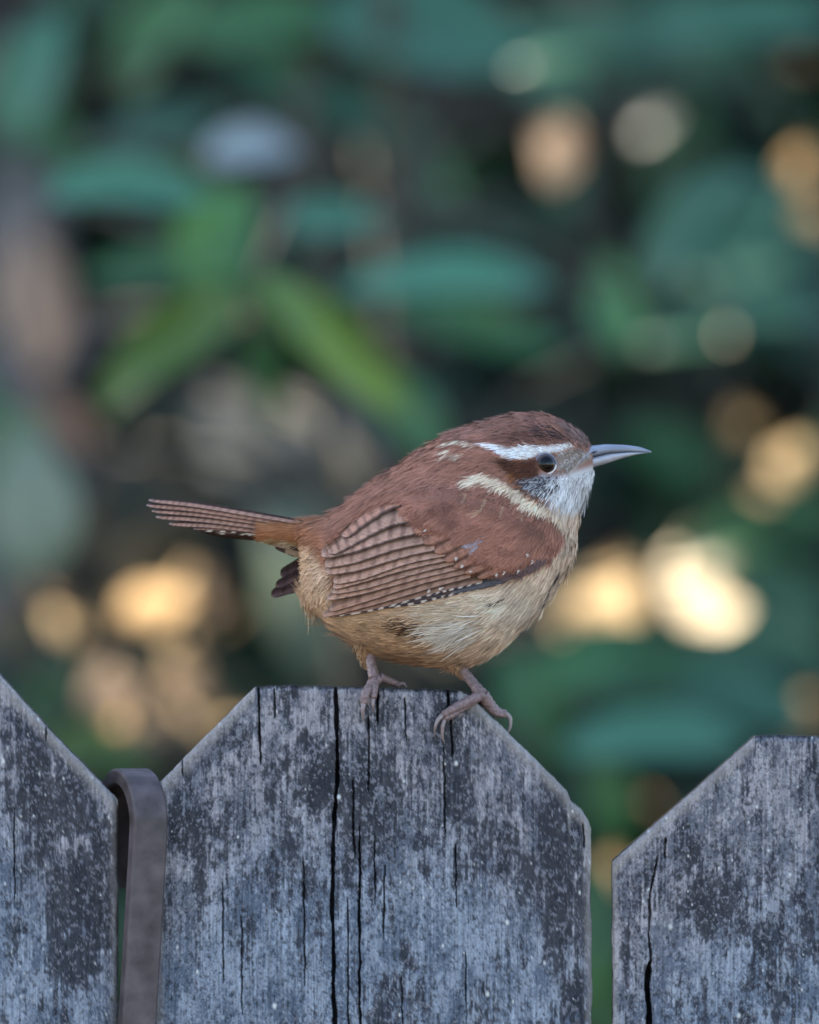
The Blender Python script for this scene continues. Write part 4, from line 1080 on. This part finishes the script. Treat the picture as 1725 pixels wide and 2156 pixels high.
# hand-set evergreen leaves of the near shrub: u, v, y, length, angle, width scale, colour, up
GRN = np.array([.034, .100, .034]); TEAL = np.array([.040, .112, .066]); YEL = np.array([.085, .155, .03]); PALE = np.array([.20, .24, .17]); DKG = np.array([.02, .055, .024]); GRY = np.array([.24, .24, .22])
NEAR = [
    (945, 595, .90, 470, 3, 1.05, TEAL * 2.0, 1.2), (690, 460, .85, 270, 8, 1.2, TEAL * 1.3, .9), (270, 405, .85, 370, 2, 1.05, TEAL * 1.5, 1.1), (525, 312, .95, 215, 12, 1.7, np.array([.27, .31, .30]), 1.0), (455, 500, .85, 260, 60, 1.3, GRN * 1.5, .8),  # the pale grey leaf has sky glare put into its colour
    (715, 735, .80, 470, -43, .85, YEL * .95, .5), (640, 665, .82, 260, -45, .9, YEL * 1.1, .6), (360, 725, .82, 400, 213, .85, YEL * .8, .6), (300, 790, .85, 240, 215, 1.1, YEL * .7, .8), (860, 870, .9, 260, -50, 1.0, GRN * 1.3, .6),
    (330, 560, .9, 330, 185, 1.0, GRN * 1.1, .7), (520, 590, .9, 200, 100, 1.0, GRN * 1.4, .6),
    (600, 1010, 1.25, 460, 292, 1.2, GRY * .8, .6), (640, 1230, 1.2, 460, 282, 1.3, PALE * .85, .5), (530, 960, 1.2, 340, 300, 1.1, GRY * .7, .5), (720, 1000, 1.3, 420, 285, 1.3, GRY * .75, .5), (690, 1130, 1.3, 420, 285, 1.3, PALE * .85, .5), (560, 760, .95, 300, 275, .7, GRN * 1.2, .4),
    (70, 1065, .88, 310, 95, 1.9, np.array([.20, .235, .165]), .9), (0, 985, .98, 300, 60, 1.4, np.array([.11, .16, .08]), .8), (-30, 1130, .9, 260, 120, 1.4, PALE * .7, .7), (-20, 880, .95, 200, 100, 1.2, GRN * 1.2, .7),
    (1395, 285, 1.5, 330, 97, 1.5, GRN * 1.2, .7), (1440, 480, .84, 340, 60, 1.2, TEAL * 1.0, .8), (1580, 520, 1.1, 360, 20, 1.1, TEAL * 1.0, .8), (1290, 640, 1.0, 230, 100, 1.5, GRN * 1.6, .6), (1640, 640, 1.15, 300, 5, 1.3, TEAL * .9, 1.0), (1480, 690, 1.15, 300, 10, 1.2, TEAL * .9, .9),
    (1250, 90, 1.1, 420, 10, 1.2, TEAL * 1.0, .9), (900, 60, 1.1, 480, -8, 1.2, TEAL * 1.1, .9), (1560, 50, 1.15, 460, 4, 1.1, TEAL * 1.1, .9), (560, 40, 1.1, 380, 12, 1.1, GRN * 1.2, .8), (330, 70, 1.1, 300, 60, 1.2, GRN * 1.4, .7), (60, 160, 1.0, 320, 70, 1.5, TEAL * 1.4, 1.1), (100, 300, 1.05, 260, -30, 1.1, GRN * 1.0, .8),
    (600, 160, 1.1, 330, -40, 1.2, GRN * 1.1, .7), (330, 270, 1.15, 300, 20, 1.1, TEAL * .9, .9), (800, 280, 1.15, 360, -35, 1.1, TEAL * .8, .8), (870, 330, 1.2, 300, -40, 1.0, TEAL * .7, .8), (1130, 160, 1.15, 260, 150, 1.0, TEAL * .8, .8),
    (1380, 1560, .85, 420, 4, 1.3, TEAL * 1.45, 1.1), (1180, 1420, .90, 330, 30, 1.3, GRN * 1.3, .8), (1560, 1480, .95, 340, -10, 1.2, TEAL * 1.1, .9), (1120, 1500, .95, 300, -60, 1.2, GRN * 1.1, .7), (1300, 1400, 1.0, 380, 5, 1.1, GRN * .9, .7), (1500, 1400, 1.05, 380, 15, 1.1, TEAL * .8, .8), (1280, 1660, .95, 260, -75, 1.2, GRN * 1.3, .7), (1650, 1380, 1.05, 300, -20, 1.1, TEAL * .7, .9),
    (1600, 1120, 1.1, 380, 20, 1.1, GRN * .9, .7), (1640, 1250, 1.15, 300, -15, 1.1, TEAL * .7, .8), (1000, 690, 1.0, 420, -12, .9, GRN * 1.2, .6), (180, 1570, .95, 260, 20, 1.2, YEL * .6, .6), (230, 1600, .9, 200, -15, 1.1, YEL * .55, .6), (100, 1480, 1.1, 240, 60, 1.2, GRN * .7, .6), (1230, 1960, .9, 340, 85, 1.2, GRN * .55, .6), (1270, 2100, .95, 300, 95, 1.2, GRN * .4, .6), (268, 2000, .9, 300, 90, 1.0, GRN * .5, .6),
    (60, 620, 1.25, 330, 100, 1.2, np.array([.15, .12, .105]), .6), (150, 720, 1.3, 280, 30, 1.2, np.array([.13, .105, .09]), .6), (30, 470, 1.3, 260, 70, 1.2, np.array([.14, .12, .10]), .6), (120, 880, 1.25, 240, 140, 1.1, np.array([.12, .08, .06]), .5), (60, 1320, 1.3, 300, 80, 1.3, np.array([.10, .07, .05]), .5), (270, 1000, 1.35, 240, 20, 1.0, np.array([.08, .06, .04]), .5),
]
def leaf_cloud(n, box, size, cols, seed, avoid=0.05, keep=None):
    """many leaves as one mesh: box (x0,x1,y0,y1,z0,z1)"""
    r = np.random.default_rng(seed)
    P = np.stack([r.uniform(box[0], box[1], n), r.uniform(box[2], box[3], n), r.uniform(box[4], box[5], n)], -1)
    L = r.uniform(size[0], size[1], n)
    a = r.normal(0, 1, (n, 3)); a[:, 2] -= .3; a /= np.linalg.norm(a, axis=1)[:, None]
    ok = ~(near_shaft(P, avoid) | near_shaft(P + a * (L * .5)[:, None], avoid) | near_shaft(P + a * L[:, None], avoid))
    if keep is not None: ok &= keep(P) & keep(P + a * L[:, None]) & keep(P + a * (L * .5)[:, None])
    P, a, L = P[ok], a[ok], L[ok]; n = len(P)
    nn = np.stack([r.normal(0, .5, n), -r.uniform(.1, 1.2, n), r.uniform(.2, 1.3, n)], -1); nn -= a * (nn * a).sum(1)[:, None]; nn /= np.linalg.norm(nn, axis=1)[:, None]
    b = np.cross(nn, a)
    T = np.array([[0, 0, 0], [.32, .19, .04], [.70, .16, .01], [1, 0, -.10], [.70, -.16, .01], [.32, -.19, .04], [.5, 0, .0]])
    V = P[:, None] + L[:, None, None] * (T[None, :, 0:1] * a[:, None] + T[None, :, 1:2] * b[:, None] + T[None, :, 2:3] * nn[:, None])
    q = np.array([[0, 1, 6, 5], [1, 2, 3, 6], [5, 6, 3, 4]])
    F = (np.arange(n)[:, None, None] * 7 + q[None]).reshape(-1, 4)
    ci = r.integers(0, len(cols), n); c = np.array(cols)[ci] * r.uniform(.6, 1.4, (n, 1))
    return V.reshape(-1, 3), F, np.repeat(c, 7, 0)

def on_screen(P, margin=120):
    k = S * (1 + P[:, 1] / D); u = 862.5 + P[:, 0] / k; v = 1078 - (P[:, 2] - ZC) / k
    return (u > -margin) & (u < 1725 + margin) & (v > -margin) & (v < 2156 + margin)

def shrub_near():
    o = np.array([0.05, 1.05, 0])
    root = empty('laurel_shrub', o, 'broad-leaved evergreen shrub with glossy teal leaves growing right behind the fence', 'shrub')
    bag = Bag(); nodes = []; rs_ = np.random.default_rng(5)
    for q in range(18):
        for tr in range(200):
            a = q / 17; e = np.array([-.72 + 1.44 * a + rs_.uniform(-.12, .12), (.98 if q % 2 else 1.4) + rs_.uniform(-.1, .15), 1.85 + .3 * math.sin(q * 1.7 + 1)])
            b0 = o + np.array([.75 * (e[0] - o[0]) + .03 * math.sin(q), .05 * math.cos(q) + .1, -.03])
            pts = [b0, b0 * .5 + e * .5 + np.array([rs_.uniform(-.05, .05), .08, 0]), e]
            sp = spline(pts, 90); k_ = S * (1 + sp[:, 1] / D); su = 862.5 + sp[:, 0] / k_; sv_ = 1078 - (sp[:, 2] - ZC) / k_
            hid = any(((np.hypot(su - d[0], sv_ - d[1]) < 75 + .3 * d[3]) & (sp[:, 1] < d[2] + .02)).any() for d in DRYL + DRYLEFT if d[5])
            if not hid and not near_shaft(sp, .022).any(): break
        else: continue
        nodes.append(stem(bag, pts, .007, .0025, 7, 40))
    nodes = np.vstack(nodes)
    def twig(p0):
        k0 = clear_node(nodes, p0, .03)
        if k0 is None: k0 = nodes[np.argmin(np.linalg.norm(nodes - p0, axis=1))]
        V, F = tube([k0, (k0 + p0) / 2 + np.array([0, .015, .01]), p0], [.0022, .0017, .001], 5); bag.add(V, F)
    for i, (u, v, y, L, a, ws, col, up) in enumerate(NEAR):
        for tr in range(5):
            ax_ = np.array([math.cos(R(a)), 0, math.sin(R(a))]) * L * S * (1 + y / D) * .5; P_ = W(u, v, y)
            if not near_shaft(np.array([P_ + ax_ * q for q in (-1, -.5, 0, .5, 1)]), .022).any(): break
            y = y - .07
        p0 = place_leaf(root, LEAF_ME[i % 5], u, v, y, L, a, np.clip(col * 1.42, 0, .8), depth=.1 * math.sin(i * 1.3), up=up, twist=.25 * math.sin(i * 2.1), wscale=ws)
        twig(p0)
    # more leaves filling in, deeper
    r = np.random.default_rng(21); n = 0
    while n < 215:
        u, v, y = r.uniform(-150, 1875), r.uniform(-150, 1800), r.uniform(1.2, 1.8)
        L = r.uniform(130, 330); P = W(u, v, y)
        ang = r.uniform(-80, 260); ax_ = np.array([math.cos(R(ang)), 0, math.sin(R(ang))]) * L * S * 1.35 * .5
        if near_shaft(np.array([P, P - ax_, P + ax_, P - ax_ * .5, P + ax_ * .5]), .03).any(): continue
        if u < 210 and 420 < v < 900: continue
        blk = any(math.hypot(u - d[0], v - d[1]) < 70 + .35 * d[3] + .3 * L and d[2] > y - .02 for d in DRYL + DRYLEFT)
        if blk: continue
        col = [GRN, TEAL, DKG * 1.3, TEAL, GRN, TEAL, np.array([.075, .055, .04])][r.integers(0, 7)] * (r.uniform(.25, .8) if r.random() < .6 else r.uniform(1.0, 2.0))
        p0 = place_leaf(root, LEAF_ME[n % 5], u, v, y, L, ang, col, depth=r.normal(0, .25), up=r.uniform(.2, 1.0), twist=r.normal(0, .4), wscale=r.uniform(.9, 1.3)); twig(p0); n += 1
    V, F, c = leaf_cloud(5200, (-1.0, 1.1, .75, 1.7, .25, 2.35), (.07, .12), [GRN, TEAL, GRN * .8, DKG * 1.3], 31, .035, keep=lambda P: ~on_screen(P, 60) & ~((P[:, 2] > 1.68) & (P[:, 1] < 1.32)))
    ob = mesh_obj('foliage', V - o, F, LEAF_S, root, cols=c); ob['kind'] = 'stuff'
    bag.build('branch', BARK, root, origin=o)
shrub_near()

def shrub_far(x0, x1, y0, y1, seed, label, n, nm):
    o = np.array([(x0 + x1) / 2, (y0 + y1) / 2, 0]); root = empty(nm, o, label, 'shrub', None)
    V, F, c = leaf_cloud(n, (x0, x1, y0, y1, .1, 2.9), (.09, .15), [GRN * .7, TEAL * .6, DKG * .7, np.array([.045, .033, .024]), DKG * .8], seed, .035)
    ob = mesh_obj('foliage', V - o, F, LEAF_S, root, cols=c); ob['kind'] = 'stuff'
    bag = Bag()
    for q in range(7):
        e = np.array([x0 + (x1 - x0) * (q + .5) / 7, (y0 + y1) / 2 + .2 * math.sin(q * 2), 2.4])
        stem(bag, [o + np.array([.04 * q - .12, 0, -.03]), o * .5 + e * .5 + np.array([0, .1, -.3]), e], .016, .004)
    bag.build('branch', BARK, root, origin=o)
shrub_far(-1.7, 0.1, 1.9, 2.8, 41, 'dark dense evergreen bush in deep shade behind the dead leaf cluster', 12500, 'evergreen_bush')
shrub_far(0.0, 1.8, 2.0, 2.9, 42, 'dark dense evergreen bush in deep shade beyond the wren bill', 12500, 'evergreen_bush')

def hedge():
    o = np.array([0, 4.3, 0]); root = empty('clipped_hedge', o, 'tall dark hedge closing off the garden behind the bushes', 'hedge')
    V, F, c = leaf_cloud(15000, (-2.6, 2.6, 3.7, 4.9, .05, 3.4), (.14, .22), [GRN * .9, DKG, TEAL * .8, np.array([.08, .055, .03])], 71, .04)
    ob = mesh_obj('foliage', V - o, F, LEAF_S, root, cols=c); ob['kind'] = 'stuff'
    bag = Bag()
    for q in range(9):
        x = -2.3 + q * .57; stem(bag, [(x, 4.3, -.04), (x + .05, 4.3, 1.2), (x - .04, 4.35, 3.0)], .03, .008)
    bag.build('branch', BARK, root, origin=o)
hedge()

def slender_tree():
    o = W(30, 1078, 1.82); o[2] = 0
    root = empty('slender_tree', o, 'slim tree with a smooth pale grey trunk rising behind the evergreen shrub', 'tree')
    bag = Bag(); stem(bag, [o + np.array([-.03, 0, -.05]), o + np.array([.0, 0, 1.0]), o + np.array([-.005, 0, 1.6]), o + np.array([-.06, .05, 2.6]), o + np.array([-.1, .1, 3.4])], .034, .012, 12, 30)
    for q in range(5):
        b = o + np.array([-.05, .04, 2.3 + .22 * q]); a = q * 2.4
        stem(bag, [b, b + np.array([.4 * math.cos(a), .3 * math.sin(a) + .2, .35]), b + np.array([.75 * math.cos(a), .55 * math.sin(a) + .3, .55])], .008, .003)
    tk = bag.build('trunk', TRUNK, root, origin=o)
    V, F, c = leaf_cloud(2600, (o[0] - .9, o[0] + .8, o[1] - .2, o[1] + 1.1, 2.45, 3.9), (.06, .10), [GRN, GRN * 1.3, DKG], 51, .07)
    ob = mesh_obj('crown', V - o, F, LEAF_S, root, cols=c); ob['kind'] = 'stuff'
TRUNK = BARK.copy(); TRUNK.name = 'grey_bark'
for nd in TRUNK.node_tree.nodes:
    if nd.type == 'VALTORGB': nd.color_ramp.elements[0].color = (.24, .21, .20, 1); nd.color_ramp.elements[1].color = (.52, .47, .45, 1)
slender_tree()

def added_shade_tree():  # unseen crown added to block the sun over fence and shrubs
    c0 = np.array([0.0, 1.05, 1.4]) + SUNV * 6.4
    o = np.array([c0[0] - 1.3, c0[1] + 1.5, 0])
    root = empty('added_shade_tree', o, 'unseen evergreen tree added to shade the fence, crown gapped for sun shafts', 'tree')
    r = np.random.default_rng(61); n = 34000
    d = r.normal(0, 1, (n, 3)); d /= np.linalg.norm(d, axis=1)[:, None]
    P = c0 + d * (r.random(n) ** .4)[:, None] * np.array([2.2, 2.2, 2.1])
    P = P[~near_shaft(P, .064)]  # gaps carved so sun reaches the chosen dry leaves
    k = S * (1 + P[:, 1] / D); inview = (np.abs(P[:, 0]) < 1000 * k) & (P[:, 2] < 2.6); P = P[~inview]; n = len(P)
    a = r.normal(0, 1, (n, 3)); a /= np.linalg.norm(a, axis=1)[:, None]
    nn = r.normal(0, .6, (n, 3)) + SUNV; nn -= a * (nn * a).sum(1)[:, None]; nn /= np.linalg.norm(nn, axis=1)[:, None]; b = np.cross(nn, a)
    L = r.uniform(.10, .16, n)[:, None]
    V = np.stack([P - a * L * .5, P + b * L * .25, P + a * L * .5, P - b * L * .25], 1).reshape(-1, 3)
    F = np.arange(n * 4).reshape(n, 4)
    cc = np.repeat(np.array([GRN, DKG * 1.5, GRN * 1.2])[r.integers(0, 3, n)], 4, 0)
    ob = mesh_obj('crown', V - o, F, LEAF_S, root, cols=cc); ob['kind'] = 'stuff'
    bag = Bag(); stem(bag, [o + np.array([0, 0, -.1]), o + np.array([.05, 0, 1.2]), o + np.array([.1, -.1, 6.6])], .16, .05, 12, 30)
    for q in range(8):
        a_ = q * .9; b_ = o + np.array([.05, -.03, 3.2 + .4 * q])
        if near_shaft(np.array([b_ + t_ * np.array([math.cos(a_), math.sin(a_), .5]) for t_ in np.linspace(0, 1.9, 40)]), .12).any(): continue
        stem(bag, [b_, b_ + np.array([.8 * math.cos(a_), .8 * math.sin(a_), .5]), b_ + np.array([1.7 * math.cos(a_), 1.7 * math.sin(a_), .8])], .05, .012)
    bag.build('trunk', BARK, root, origin=o)
added_shade_tree()
